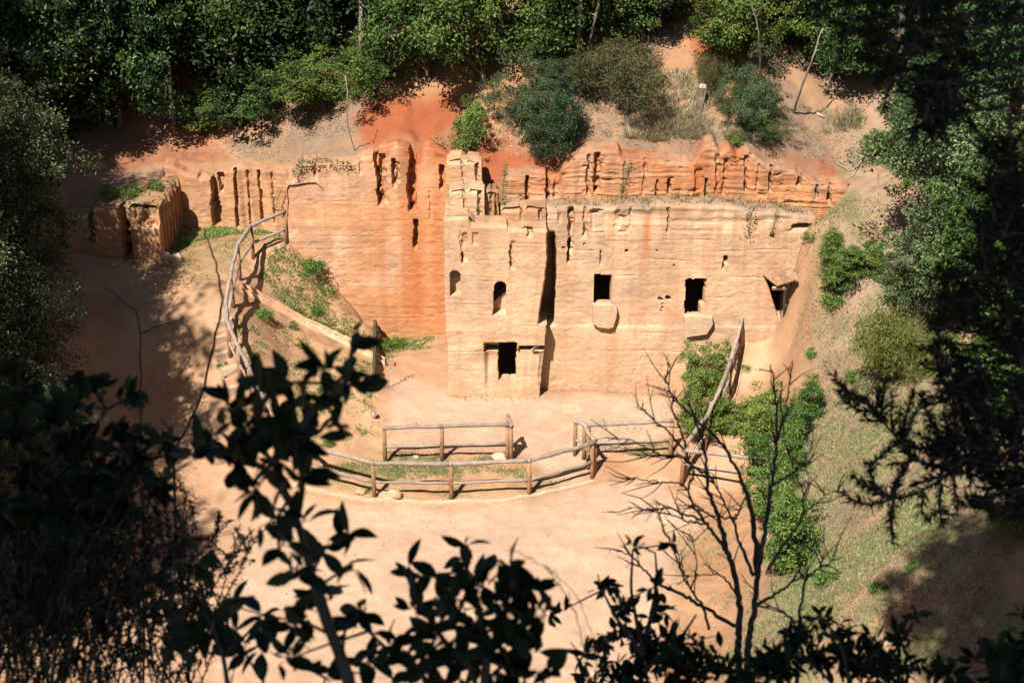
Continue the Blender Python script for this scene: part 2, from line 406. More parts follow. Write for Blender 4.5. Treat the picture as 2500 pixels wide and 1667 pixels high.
def ground_grid(x0, x1, y0, y1, step, cut=None):
    xs = np.arange(x0, x1 + 1e-6, step); ys = np.arange(y0, y1 + 1e-6, step)
    X, Y = np.meshgrid(xs, ys)
    Z = gz(X, Y)
    return X, Y, Z
def ground_color(X, Y, Z):
    Xn, Yn = X + 0.35 * fbm(X * 1.3, Y * 1.3, 0, 71, 4), Y + 0.3 * fbm(X * 1.3, Y * 1.3, 0, 72, 4)
    n1 = fbm(X * 0.5, Y * 0.5, 0, 21, 5); n2 = fbm(X * 2.2, Y * 2.2, 0, 31, 4); n3 = fbm(X * 6, Y * 6, 0, 37, 3)
    e = lambda c: np.array(c)[None, None, :]
    soil = e((0.43, 0.235, 0.125)); sand = e((0.575, 0.385, 0.255)); red = e((0.35, 0.105, 0.045)); litter = e((0.25, 0.17, 0.115)); green = e((0.16, 0.17, 0.06)); tan = e((0.50, 0.31, 0.17))
    C = np.broadcast_to(soil, X.shape + (3,)).copy()
    def lay(c, m): 
        m = np.clip(m, 0, 1)[..., None]; C[...] = C * (1 - m) + c * m
    lay(tan, 0.6 * sstep(-0.3, 0.5, n1))
    back = Y > bound(X)
    # upper hillside: litter, red cuts
    upm = back & (X < XRE + 0.6)
    lay(litter, upm * sstep(-0.35, 0.3, n1 + 0.4 * n2) * 0.9)
    redcut = px_red(X, Y)
    lay(red, np.where(back, redcut, 0))
    # right hillside
    rh = sstep(0.0, 1.2, X - (5.4 + (Y - 29.4) * 0.29)) * (~back | (X > XRE))
    lay(e((0.36, 0.255, 0.165)), rh * (0.75 + 0.25 * sstep(-0.2, 0.3, n2)))
    lay(e((0.23, 0.205, 0.10)), rh * 0.85 * sstep(0.0, 0.5, n1 + 0.6 * n2))
    lay(e((0.48, 0.25, 0.135)), rh * 0.45 * sstep(0.15, 0.5, fbm(X * 0.8, Y * 0.8, 0, 77, 3)))
    lay(e((0.26, 0.175, 0.115)), rh * 0.75 * sstep(0.05, 0.4, fbm(X * 1.7, Y * 2.6, 0, 121, 5)))
    lay(e((0.20, 0.20, 0.085)), rh * 0.7 * sstep(0.1, 0.45, fbm(X * 2.0 + 5, Y * 2.6, 0, 122, 5)))
    # terrace, bank, mound
    lay(e((0.60, 0.36, 0.20)), 0.9 * poly_mask(X, Y, BANK, 0.15) * sstep(-0.7, 0.3, n2))
    lay(e((0.30, 0.25, 0.11)), 0.55 * poly_mask(X, Y, GRASSY, 0.5) * sstep(-0.3, 0.3, n2))
    lay(e((0.42, 0.27, 0.14)), 0.8 * poly_mask(X, Y, MOUND, 0.12) * sstep(-0.4, 0.3, n2))
    lay(sand, poly_mask(Xn, Yn, SAND, 0.45))
    sm = poly_mask(Xn, Yn, SAND, 0.45)
    lay(e((0.54, 0.34, 0.20)), 0.55 * sm * sstep(0.0, 0.5, fbm(X * 0.7, Y * 0.9, 0, 111, 5)))
    lay(e((0.66, 0.47, 0.32)), 0.5 * sm * sstep(0.05, 0.5, fbm(X * 1.1 + 9, Y * 1.4, 0, 113, 5)))
    lay(e((0.47, 0.28, 0.16)), 0.8 * poly_mask(Xn, Yn, COURTL, 0.35) * sstep(-0.5, 0.2, n2))
    lay(e((0.57, 0.34, 0.195)), poly_mask(Xn, Yn, RAMP, 0.25))
    lp_ = (~back) & (X < -6.3) & (Y < 42.5)
    lay(e((0.50, 0.30, 0.175)), lp_ * 0.8 * (1 - poly_mask(X, Y, GRASSY, 0.5)) * sstep(-0.5, 0.1, n1))
    C *= (1 + 0.10 * n1 + 0.07 * n2 + 0.05 * n3)[..., None]
    return C
RED1 = px_poly([(900, 360), (860, 290), (940, 235), (1100, 225), (1190, 330), (1250, 360), (1420, 360), (1330, 440), (1180, 480), (1100, 470), (1085, 380)])
RED2 = px_poly([(1690, 45), (1740, 60), (1765, 130), (1700, 150), (1685, 100)])
RED3 = px_poly([(1880, 395), (2000, 400), (2100, 400), (2190, 440), (2190, 480), (2110, 500), (1980, 460)])
RED4 = px_poly([(210, 385), (320, 340), (500, 330), (560, 390), (420, 410), (300, 420)])
def px_red(X, Y):
    n = 0.25 * fbm(X * 1.5, Y * 1.5, 0, 91, 3)
    m = 0.95 * poly_mask(X, Y + n, RED1, 0.25) + 0.85 * poly_mask(X, Y + n, RED2, 0.2) + 0.75 * poly_mask(X, Y + n, RED3, 0.3) + 0.55 * poly_mask(X, Y + n, RED4, 0.3)
    return np.clip(m, 0, 1)
def grid_quads(ny, nx):
    i = np.arange(ny * nx).reshape(ny, nx)
    return np.stack([i[:-1, :-1], i[:-1, 1:], i[1:, 1:], i[1:, :-1]], -1).reshape(-1, 4)
GX0, GX1, GY0, GY1 = -17.0, 17.0, 19.0, 50.0
X, Y, Z = ground_grid(GX0, GX1, GY0, GY1, 0.08)
COLG = ground_color(X, Y, Z)
flat = np.maximum(np.maximum(poly_mask(X, Y, SAND, 0.4), poly_mask(X, Y, RAMP, 0.3) * 0.8), 0)
rough = 1 - 0.8 * flat
Zd = Z + rough * (0.05 * fbm(X * 1.6, Y * 1.6, 0, 51, 4) + 0.03 * fbm(X * 5, Y * 5, 0, 52, 3)) + 0.014 * fbm(X * 1.1, Y * 1.1, 0, 53, 3) + 0.014 * fbm(X * 3.5, Y * 3.5, 0, 55, 3) + 0.008 * vnoise(X * 7, Y * 7, 0, 57)
Zd += 0.05 * sstep(0.0, 1.2, X - (5.4 + (Y - 29.4) * 0.29)) * fbm(X * 0.8 + Y * 0.5, Y * 2.4 - X * 1.0, 0, 56, 4)
redm = np.where(Y > bound(X), px_red(X, Y), 0)
Zd += redm * 0.16 * fbm(X * 2.4 + 0.5 * Y, Y * 1.2, 0, 54, 4)
ground = add('ground', mesh_np('ground', np.stack([X, Y, Zd], -1).reshape(-1, 3), quads=grid_quads(*X.shape), col=COLG.reshape(-1, 3), smooth=True), M['soil'])
tag(ground, kind='structure')
# far terrain ring, one coarse sheet with the fine patch left out of it
xs = np.unique(np.concatenate([np.arange(-90, -17, 2.0), np.arange(-17, 17.01, 1.0), np.arange(17, 91, 2.0)]))
ys = np.unique(np.concatenate([np.arange(-60, 23, 1.0), np.arange(23, 50.01, 1.0), np.arange(50, 141, 2.0)]))
X2, Y2 = np.meshgrid(xs, ys)
Z2 = gz(np.clip(X2, -30, 30), np.clip(Y2, -12, 90)) + 0.1 * fbm(X2 * .4, Y2 * .4, 0, 9, 3)
q = grid_quads(*X2.shape)
cx, cy = X2.ravel()[q].mean(1), Y2.ravel()[q].mean(1)
keep = ~((cx > GX0) & (cx < GX1) & (cy > GY0) & (cy < GY1))
c2 = ground_color(X2, Y2, Z2).reshape(-1, 3)
terrain = add('terrain', mesh_np('terrain', np.stack([X2, Y2, Z2], -1).reshape(-1, 3), quads=q[keep], col=c2, smooth=True), M['soil'])
tag(terrain, kind='structure')
def gs(x, y):
    """height of the built ground sheet (with its roughness) at x, y (arrays)"""
    fx = np.clip((np.asarray(x) - GX0) / 0.08, 0, X.shape[1] - 1.001); fy = np.clip((np.asarray(y) - GY0) / 0.08, 0, X.shape[0] - 1.001)
    i, j = fx.astype(int), fy.astype(int); a, b = fx - i, fy - j
    return (Zd[j, i] * (1 - a) + Zd[j, i + 1] * a) * (1 - b) + (Zd[j + 1, i] * (1 - a) + Zd[j + 1, i + 1] * a) * b

# ================================================================== cliffs
def cliff(name, label, path, zbot, ztop, disp, color, ds=0.03, dz=0.03, cap=1.4, caprise=0.1, holes=(), parent=None, cat='cliff', xshift=None, soil=None):
    """path: plan polyline; ztop(s); disp(S, Z) metres into the rock; holes: (part name, mask(S, Z), depth(S, Z))"""
    path = np.asarray(path, float)
    seg = np.linalg.norm(np.diff(path, axis=0), axis=1); cum = np.concatenate([[0], np.cumsum(seg)])
    n = int(cum[-1] / ds) + 1
    s = np.unique(np.concatenate([np.linspace(0, cum[-1], n), cum]))
    px = np.interp(s, cum, path[:, 0]); py = np.interp(s, cum, path[:, 1])
    tx, ty = np.gradient(px, s), np.gradient(py, s); l = np.hypot(tx, ty); tx, ty = tx / l, ty / l
    nx, ny = -ty, tx                                            # into the rock (path runs left to right)
    zt = ztop(s)
    m = int((zt.max() - zbot) / dz)
    t = np.linspace(0, 1, m)[:, None]
    S = np.broadcast_to(s, (m, len(s))); Zz = zbot + (zt[None, :] - zbot) * t
    D = disp(S, Zz)
    part = np.zeros(S.shape, int)
    for k, (pn, mask, dep) in enumerate(holes):
        mk = mask(S, Zz)
        D = np.where(mk, D + dep(S, Zz) if callable(dep) else D + dep, D); part[mk] = k + 1
    # round the top edge back
    edge = sstep(0.12, 0.0, zt[None, :] - Zz) * 0.07
    D = D + edge
    sh = 0.0 if xshift is None else xshift(S, Zz)
    Xc = px + nx * D + sh; Yc = py + ny * D
    col = color(S, Zz, D)
    # cap rows
    ncap = max(3, int(cap / 0.1)); cr = np.linspace(0.06, 1, ncap)[:, None]
    Xk = Xc[-1] + nx * cap * cr; Yk = Yc[-1] + ny * cap * cr
    Zk = Zz[-1] + caprise * cr + 0.03 * fbm(Xk * 4, Yk * 4, 0, 61, 3) - 0.9 * np.clip(cr - 0.8, 0, 1) / 0.2 * 0.25
    ck = np.broadcast_to(col[-1], Xk.shape + (3,)) * np.array((0.80, 0.78, 0.76)) * (1 + 0.2 * fbm(Xk * 3, Yk * 3, 0, 62, 3))[..., None]
    Xa, Ya, Za = np.vstack([Xc, Xk]), np.vstack([Yc, Yk]), np.vstack([Zz, Zk])
    if soil is not None:                                         # earth washed over the top
        sc_ = np.array(soil(np.broadcast_to(s, Xk.shape))); mk = sstep(0.05, 0.5, cr + 0.35 * fbm(Xk * 2.5, Yk * 2.5, 0, 63, 3))[..., None]
        ck = ck * (1 - mk) + sc_ * mk
        sv = np.array(soil(S)); drip = sstep(0.30, 0.0, (zt[None, :] - Zz) + 0.30 * fbm(S * 3.2, Zz * 0.8, 0, 64, 4))[..., None] * 0.8
        col = col * (1 - drip) + sv * drip
    ca = np.concatenate([col, ck], 0)
    pa = np.vstack([part, np.zeros(Xk.shape, int)])
    q = grid_quads(*Xa.shape); fp = pa.ravel()[q].max(1)
    V = np.stack([Xa, Ya, Za], -1).reshape(-1, 3); ca = ca.reshape(-1, 3)
    def sub(sel):
        qq = q[sel]; u, inv = np.unique(qq, return_inverse=True)
        return V[u], inv.reshape(qq.shape), ca[u]
    v_, q_, c_ = sub(fp == 0)
    root = add(name, mesh_np(name, v_, quads=q_, col=c_, smooth=True), M['rock'], parent)
    try: root.data.set_sharp_from_angle(angle=R(48))
    except Exception: pass
    tag(root, label, cat)
    pmin = pa.ravel()[q].min(1)
    for k, (pn, mask, dep) in enumerate(holes):
        sel = fp == k + 1
        if pn in ('doorway', 'side_doorway', 'deep_opening'): sel &= pmin != k + 1      # open into the dark hollow behind
        if sel.any():
            v_, q_, c_ = sub(sel)
            h = add(pn, mesh_np(pn, v_, quads=q_, col=c_), M['rock'], root)
    return root
def groove(S, Z, s0, w, z0, z1, d, lean=0.0, wob=0.03, seed=0, soft=0.5):
    """vertical channel cut in the face: centre s0, width w, from z0 up to z1"""
    c = s0 + lean * (Z - z1) + wob * fbm(Z * 2.5, S * 0 + seed, 0, 100 + seed, 3)
    c = c + 0.018 * vnoise(Z * 13, S * 0 + seed, 0, 5 + seed)
    a = np.abs(S - c) / (w * 0.5 * (1 + 0.35 * vnoise(Z * 2, S * 0 + seed * 3.1, 0, seed)))
    prof = sstep(1.0, 1.0 - soft, a)
    ends = sstep(z0 - 0.02, z0 + 0.12, Z) * sstep(z1 + 0.06, z1 - 0.02, Z)
    return d * prof * ends * (0.8 + 0.35 * vnoise(Z * 7, S * 3, 0, 9 + seed))
def rock_base(S, Z, seed, amp=1.0, st=1.0):
    """strata ledges, chisel work and slow bulges"""
    q = Z * 7 + 0.8 * fbm(S * 0.6, Z * 0.5, 0, seed, 3)
    strata = vnoise(S * 0.35, q * 1.9, 0, seed + 1) * 0.5 + vnoise(S * 0.9, q * 4.1, 0, seed + 2) * 0.3
    pits = np.clip(fbm(S * 2.6, Z * 6, 0, seed + 3, 4) - 0.32, 0, 1)
    return amp * (0.011 * st * strata + 0.05 * fbm(S * 0.8, Z * 0.8, 0, seed + 4, 4) + 0.06 * st * pits + 0.011 * fbm(S * 8, Z * 9, 0, seed + 5, 4) + 0.012 * np.abs(fbm(S * 2.2 + Z * 1.2, Z * 3.0 - S * 0.8, 0, seed + 6, 4)))
PALE, TAN, ORG, RUST, GREY = [np.array(c) for c in ((0.66, 0.46, 0.29), (0.62, 0.385, 0.215), (0.60, 0.275, 0.115), (0.47, 0.15, 0.055), (0.44, 0.36, 0.28))]
def blend(C, c, m): return C * (1 - np.clip(m, 0, 1)[..., None]) + c * np.clip(m, 0, 1)[..., None]
def rock_color(S, Z, D, seed, base, bands=0.5):
    q = Z * 3.2 + 0.5 * fbm(S * 0.5, Z * 0.4, 0, seed + 10, 3)
    C = np.broadcast_to(base, S.shape + (3,)).copy()
    b = vnoise(S * 0.25, q * 1.3, 0, seed + 11) + 0.5 * vnoise(S * 0.6, q * 3.3, 0, seed + 12)
    C = blend(C, ORG * np.array((1.0, 1.1, 1.1)), bands * 0.55 * sstep(0.0, 0.9, b))
    C = blend(C, PALE, bands * 0.6 * sstep(0.1, 0.9, -b))
    n = fbm(S * 0.9, Z * 0.9, 0, seed + 13, 4)
    C = blend(C, GREY, 0.35 * sstep(0.15, 0.6, fbm(S * 0.7, Z * 0.9, 0, seed + 15, 4)))
    C *= (1 + 0.24 * n + 0.16 * fbm(S * 3, Z * 6, 0, seed + 14, 4))[..., None]
    return C
def beds(S, Z, seed, zs, d=0.025):
    """a few broken bedding cracks at the given heights"""
    D = np.zeros(S.shape)
    for i, z in enumerate(zs):
        c = z + 0.06 * fbm(S * 0.6, S * 0 + i, 0, seed + i, 4)
        D += sstep(0.022, 0.004, np.abs(Z - c)) * sstep(0.02, 0.3, fbm(S * 0.8 + 7 * i, S * 0, 0, seed + 50 + i, 3))
    for i in range(7):                                           # slanting joints
        s0, a = _h(np.array(i), np.array(seed), np.array(1), 5) * 9, (_h(np.array(i), np.array(seed), np.array(2), 6) - .5) * 1.2
        c = s0 + a * (Z - 3) + 0.08 * fbm(Z * 1.4, S * 0 + i, 0, seed + 80 + i, 4)
        D += 0.8 * sstep(0.016, 0.003, np.abs(S - c)) * sstep(0.0, 0.3, fbm(Z * 0.9 + 3 * i, S * 0, 0, seed + 90 + i, 3))
    return d * D
def stains(C, S, Z, ztop, seed, amt=0.5):
    v = fbm(S * 5.0, Z * 0.35, 0, seed, 4) + 0.35 * fbm(S * 1.2, Z * 0.5, 0, seed + 1, 3)
    m = sstep(0.02, 0.45, v) * sstep(2.6, 0.1, ztop - Z + 0.6 * fbm(S * 2, S * 0, 0, seed + 2, 3))
    C = blend(C, np.array((0.30, 0.20, 0.13)), amt * 0.6 * m)
    return blend(C, np.array((0.50, 0.23, 0.10)), amt * 0.5 * sstep(0.05, 0.4, fbm(S * 3.5 + 9, Z * 0.3, 0, seed + 3, 3)))
def streak(S, Z, s0, w, z0, z1, seed):
    c = s0 + 0.06 * fbm(Z * 1.2, S * 0, 0, seed, 3)
    return sstep(w, 0.0, np.abs(S - c) * (1 + 0.3 * vnoise(S * 8, Z * 0.7, 0, seed))) * sstep(z0, z0 + 1.0, Z) * sstep(z1 + 0.1, z1 - 0.1, Z)
def px_sz(u, v, Y, x0): 
    p = at_y(u, v, Y); return p[0] - x0, p[2]
def interp_top(pts, Y, x0, seed=0, amp=0.05):
    sz = sorted(px_sz(u, v, Y, x0) for u, v in pts); a = np.array(sz)
    return lambda s: np.interp(s, a[:, 0], a[:, 1]) + amp * fbm(s * 3, s * 0 + 3.3, 0, seed, 4)

# ------------------------------------------------------------------ the smooth orange wall at the left of the court
YL, YT, YR, YB = 42.5, 38.3, 38.85, 39.85
x0 = XLW - 1.9
S_ = lambda u, v=600, Y=YL, o=x0: at_y(u, v, Y)[0] - o
Z_ = lambda v, Y=YL: at_y(1250, v, Y)[2]
topL = interp_top([(690, 452), (712, 446), (720, 438), (736, 402), (790, 408), (860, 396), (880, 384), (911, 377), (925, 366), (968, 356), (998, 364), (1005, 385), (1022, 385), (1030, 362), (1046, 358), (1068, 366), (1094, 382)], YL, x0, 4, 0.05)
def dL(S, Z):
    D = rock_base(S, Z, 200, 0.75) + beds(S, Z, 1200, (1.0, 1.9, 2.6, 3.3, 3.7, 4.2, 4.8, 5.2), .014)
    D += 0.10 * sstep(Z_(560), Z_(480), Z) * (0.5 + 0.5 * fbm(S * 0.7, Z * 0.4, 0, 207, 3))
    for u, w, v1, v0, d, ln in ((921, 14, 372, 505, .42, -.03), (936, 20, 380, 498, .20, 0), (962, 14, 392, 460, .26, 0), (972, 10, 400, 450, .12, 0), (1008, 18, 370, 520, .45, .03), (1016, 12, 540, 612, .40, .04), (1079, 12, 410, 466, .30, 0), (880, 8, 385, 430, .08, 0), (768, 8, 405, 440, .12, 0), (1050, 7, 470, 540, .05, 0)):
        D += groove(S, Z, S_(u, (v1 + v0) / 2), w / 78.0, Z_(v0), Z_(v1), d, ln, 0.04, u, 0.35)
    D += 0.16 * sstep(0.5, 0.0, np.abs(S - S_(1010)) ) * sstep(Z_(560), Z_(400), Z)
    D += 0.12 * sstep(S_(1005), S_(1060), S) * sstep(Z_(470), Z_(400), Z)
    return D
def cL(S, Z, D):
    C = rock_color(S, Z, D, 210, TAN * np.array((1.0, 0.86, 0.80)), 0.55)
    C = blend(C, ORG * np.array((1.02, 0.95, 0.9)), 0.75 * sstep(S_(930), S_(1010), S) * sstep(-0.6, 0.3, fbm(S * .8, Z * .6, 0, 215, 3)))
    C = blend(C, PALE * np.array((1.05, 1.02, 0.98)), 0.8 * sstep(0.0, 0.35, fbm(S * 1.1, Z * 1.6, 0, 216, 4)) * sstep(S_(900), S_(820), S) * sstep(Z_(690), Z_(640), Z) * sstep(Z_(520), Z_(560), Z))
    C = blend(C, ORG * 0.98, 0.6 * sstep(Z_(690), Z_(760), Z))
    C = blend(C, PALE, 0.5 * sstep(Z_(505), Z_(440), Z) * sstep(S_(900), S_(800), S) * sstep(-0.5, 0.4, fbm(S * 0.9, Z * 2, 0, 218, 3)))
    for u, w, v1, a in ((1010, 0.45, 356, .8), (1070, 0.35, 380, .55), (935, .2, 380, .45), (1015, .25, 600, .5), (985, 0.2, 480, 0.5)):
        C = blend(C, RUST * np.array((1.1, 1.25, 1.2)), a * streak(S, Z, S_(u), w, Z_(820), Z_(v1), u))
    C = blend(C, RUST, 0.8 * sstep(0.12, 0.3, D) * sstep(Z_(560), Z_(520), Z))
    C = stains(C, S, Z, topL(S[0])[None, :], 1250, .6)
    C = blend(C, GREY * 0.9, 0.30 * sstep(Z_(800), Z_(860), Z))
    return C
cliff('rock_cliff', 'tall smooth orange rock wall with fluted top left of the carved tomb block', [(XLW, YL + 1.9), (XLW, YL), (XTW + 0.2, YL)], -0.2, topL, dL, cL, cap=1.0, soil=lambda S: blend(np.broadcast_to(np.array((0.44, 0.25, 0.14)), S.shape + (3,)), np.array((0.38, 0.12, 0.05)), sstep(S_(880), S_(960), S)))

# ------------------------------------------------------------------ the carved tomb block
x1 = at_y(1089.5, 700, YT)[0]; xr = at_y(1331, 700, YT)[0]
ST = lambda u, v=750: at_y(u, v, YT)[0] - x1
ZT = lambda v: at_y(1250, v, YT)[2]
topT_ = np.array([px_sz(u, v, YT, x1) for u, v in ((1085, 529), (1142, 528), (1150, 545), (1237, 548), (1240, 557), (1334, 557))])
topT = lambda s: np.interp(s, topT_[:, 0], topT_[:, 1]) + 0.02 * fbm(s * 4, s * 0, 0, 3, 3)
def box_m(u0, u1, v1, v0, F=(ST, ZT), n=0.012):
    sx, zz = F
    return lambda S, Z: (S > sx(u0, (v0 + v1) / 2) + n * vnoise(Z * 9, 0 * S, 0, int(u0))) & (S < sx(u1, (v0 + v1) / 2) + n * vnoise(Z * 9, 0 * S, 0, int(u1))) & (Z > zz(v0) + n * vnoise(S * 9, 0 * S, 0, 3)) & (Z < zz(v1) + n * vnoise(S * 9, 0 * S, 0, 4))
def arch_m(u0, u1, v1, v0, lean=0.0):
    a, b = ST(u0), ST(u1); r = (b - a) / 2
    return lambda S, Z: ((S - lean * (Z - ZT(v1)) > a) & (S < b) & (Z > ZT(v0)) & (Z < ZT(v1) - r)) | ((np.hypot(S - (a + b) / 2, (Z - ZT(v1) + r)) < r) & (Z >= ZT(v1) - r - 0.03))
def dT(S, Z):
    D = rock_base(S, Z, 300, 0.55) + beds(S, Z, 1300, (0.9, 1.7, 2.5, 3.2, 3.9, 4.5, 5.0), .015)
    # horizontal slot over the doorway and the cut back face under it
    slot = sstep(ZT(863), ZT(860), Z) * sstep(ZT(836), ZT(839), Z) * (sstep(ST(1180), ST(1184), S) * sstep(ST(1219), ST(1216), S)) * 0.34
    slot2 = sstep(ZT(858.5), ZT(857), Z) * sstep(ZT(844), ZT(847), Z) * sstep(ST(1265), ST(1272), S) * 0.30
    D += slot + slot2
    lowr = sstep(ST(1180), ST(1192), S) * sstep(ZT(850), ZT(862), Z) * sstep(0.2, 1.2, Z)
    D += 0.12 * lowr + 0.05 * sstep(ZT(838), ZT(800), Z) * -1
    D += 0.10 * sstep(0.5, 0.0, np.hypot((S - ST(1200)) * 0.6, Z - ZT(880)))
    # worn slots near the top
    for u, w, v1, v0, d in ((1124, 5, 566, 600, .05), (1134, 16, 570, 640, .10), (1130, 6, 620, 645, .20), (1160, 14, 570, 600, .06), (1246, 5, 600, 655, .14), (1253, 12, 590, 660, .05), (1293, 12, 560, 580, .16)):
        D += groove(S, Z, ST(u, (v1 + v0) / 2), w / 88.0, ZT(v0), ZT(v1), d, 0, 0.02, u, 0.3)
    return D
def cT(S, Z, D):
    C = rock_color(S, Z, D, 310, PALE * np.array((1.0, 0.97, 0.92)), 0.18)
    C = blend(C, TAN * np.array((1.03, 0.97, 0.92)), 0.5 * sstep(0.0, 0.5, fbm(S * 0.9, Z * 0.5, 0, 317, 3)))
    C = blend(C, ORG * np.array((1.05, 1.2, 1.2)), 0.3 * sstep(1.1, 0.4, Z))
    C = blend(C, TAN, 0.5 * sstep(ZT(640), ZT(570), Z))
    C = stains(C, S, Z, 5.6, 1350, .45)
    C = blend(C, GREY, 0.3 * sstep(ST(1270), ST(1330), S) * sstep(0, 0.4, fbm(S, Z * 2, 0, 318, 3)))
    return C
def xs(S, Z):                                  # the right edge leans inward over a hollow, then steps out again
    k = sstep(ST(1230), ST(1331), S)
    zt, zm = ZT(650), ZT(792)
    off = -0.24 * np.clip((zt - Z) / (zt - zm), 0, 1) * (Z > zm)
    low_ = -0.13 * np.clip((ZT(856) - Z) / 1.2, 0, 1) * (Z <= zm)
    return k * (off + low_ + 0.025 * fbm(Z * 5, S * 0, 0, 33, 3))
block = cliff('rock_tomb', 'tan tuff tomb block with two slit windows over a black doorway', [(x1, YT + 1.6), (x1, YT), (xr, YT), (xr, YT + 0.9)], -0.2,
    lambda s: topT(np.clip(s - 1.6, 0, xr - x1)), lambda S, Z: dT(S - 1.6, Z), lambda S, Z, D: cT(S - 1.6, Z, D), ds=0.022, dz=0.022, cap=0.8, caprise=0.05, cat='rock tomb',
    xshift=lambda S, Z: xs(S - 1.6, Z),
    holes=[('window_opening', lambda S, Z: arch_m(1099, 1124.5, 659, 721)(S - 1.6, Z), 0.33),
           ('window_opening', lambda S, Z: arch_m(1207, 1236, 686, 769, 0.04)(S - 1.6, Z), 0.42),
           ('deep_opening', lambda S, Z: arch_m(1207, 1236, 686, 769, 0.04)(S - 1.6, Z) & (Z > ZT(733) + 0.9 * (S - 1.6 - ST(1222))), 0.42),
           ('doorway', lambda S, Z: box_m(1216, 1262, 836, 932)(S - 1.6, Z), 0.42)])

# ------------------------------------------------------------------ the right wall with two doorways, slabs below them
x2 = xr - 0.35; XR1 = at_y(1985, 600, YR)[0]
SR = lambda u, v=700: at_y(u, v, YR)[0] - x2
ZR = lambda v: at_y(1250, v, YR)[2]
topR = interp_top([(1250, 505), (1337, 506), (1400, 508), (1480, 506), (1588, 507), (1592, 496), (1700, 500), (1756, 498), (1818, 510), (1922, 520), (2025, 524)], YR, x2, 5, 0.04)
topR = interp_top([(1200, 520), (1335, 507), (1480, 505), (1585, 506), (1592, 496), (1756, 499), (1818, 510), (1922, 520), (2030, 530)], YR, x2, 5, 0.045)
def dR(S, Z):
    D = rock_base(S, Z, 400, 0.75, 0.8) + 0.022 * sstep(ZR(590), ZR(540), Z) * vnoise(S * 0.7, Z * 11, 0, 409)
    D += beds(S, Z, 1400, (0.8, 1.5, 2.1, 2.7, 3.2, 3.8, 4.3, 4.6, 4.9, 5.2, 5.5), .02)
    # deep hollow beside the tomb block
    D += 0.85 * sstep(SR(1356), SR(1349), S + 0.03 * fbm(Z * 4, S * 0, 0, 44, 3)) * sstep(ZR(800), ZR(770), Z) * sstep(ZR(560), ZR(600), Z)
    D += 0.10 * sstep(ZR(570), ZR(520), Z) * sstep(-0.3, 0.4, fbm(S * .8, Z * .8, 0, 407, 3))
    for u, w, v1, v0, d, sf in ((1394, 14, 512, 620, .24, .25), (1388, 7, 590, 645, .3, .3), (1428, 10, 512, 580, .14, .3), (1453, 22, 515, 565, .08, .5), (1467, 5, 615, 650, .12, .3), (1508, 16, 515, 560, .06, .5), (1540, 10, 512, 560, .07, .4),
                                (1632, 6, 510, 575, .12, .3), (1368, 16, 515, 545, .10, .4), (1770, 8, 628, 645, .30, .3), (1765, 4, 645, 660, .2, .3), (1885, 11, 575, 583, .3, .4)):
        D += groove(S, Z, SR(u, (v1 + v0) / 2), w / 85.0, ZR(v0), ZR(v1), d, 0, 0.02, u, sf)
    # deep strata notches where the niches stand and at the right end
    not_ = (sstep(SR(1430), SR(1445), S) * sstep(SR(1475), SR(1465), S) + sstep(SR(1500), SR(1512), S) * sstep(SR(1535), SR(1525), S)) * sstep(ZR(572), ZR(565), Z) * sstep(ZR(512), ZR(518), Z)
    D += not_ * 0.10 * sstep(0.1, 0.6, vnoise(S * 1.3, Z * 9, 0, 45))
    e = sstep(SR(1890), SR(1940), S) * sstep(ZR(570), ZR(550), Z)
    D += e * 0.25 * sstep(0.15, 0.5, vnoise(S * 1.6, Z * 5.5, 0, 46))
    # small dark holes between the doors
    for u, v, r in ((1611, 729, .055), (1616, 732, .04), (1630, 727, .07), (1634, 730, .05), (1618, 741, .02), (1617, 750, .035), (1614, 756, .02), (1646, 649, .03), (1530, 612, .05), (1605, 612, .03), (1376, 605, .04), (1426, 596, .03)):
        D += 0.3 * sstep(r, r * 0.5, np.hypot(S - SR(u, v), (Z - ZR(v))))
    # ledge a metre above ground
    D += -0.028 * sstep(ZR(792), ZR(800), Z + 0.04 * fbm(S * .8, 0 * S, 0, 47, 3)) * sstep(0.2, 1.0, Z)
    # low relief over the left door
    D += -0.04 * sstep(ZR(652), ZR(655), Z + 0 * S) * -1 * sstep(ZR(648), ZR(645), Z) * 0
    return D
def cR(S, Z, D):
    C = rock_color(S, Z, D, 410, PALE * np.array((1.0, 0.965, 0.91)), 0.25)
    C = blend(C, GREY * np.array((1.25, 1.15, 1.08)), 0.5 * sstep(0.0, 0.4, fbm(S * 0.5, Z * 0.8, 0, 417, 4)) * sstep(ZR(640), ZR(560), Z))
    C = blend(C, TAN, 0.5 * sstep(ZR(800), ZR(830), Z))
    C = blend(C, TAN * np.array((1.0, .9, .8)), 0.55 * sstep(ZR(600), ZR(520), Z) * sstep(-.2, .4, fbm(S * 1.5, Z * .7, 0, 420, 3)))
    C = blend(C, RUST * np.array((1.15, 1.3, 1.2)), 0.85 * streak(S, Z, SR(1574), 0.17, ZR(660), ZR(515), 418))
    C = blend(C, ORG, 0.5 * streak(S, Z, SR(1486), 0.2, ZR(640), ZR(520), 419) + 0.4 * streak(S, Z, SR(1660), 0.3, ZR(840), ZR(760), 421) + 0.5 * streak(S, Z, SR(1880), 0.22, ZR(790), ZR(650), 422) + 0.5 * sstep(SR(1880), SR(1990), S) * sstep(ZR(640), ZR(560), Z))
    C = stains(C, S, Z, 5.8, 1450, .6)
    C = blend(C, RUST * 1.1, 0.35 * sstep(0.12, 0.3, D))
    return C
def canopy_m(S, Z):                              # the shadowed cut under the plank roof
    t = (ZR(676) - Z) / (ZR(676) - ZR(776))
    l = SR(1870, 676) + (SR(1900, 776) - SR(1870, 676)) * t; r = SR(1920, 690) + (SR(1911, 776) - SR(1920, 690)) * t
    return (S > l) & (S < r) & (t > 0) & (t < 1)
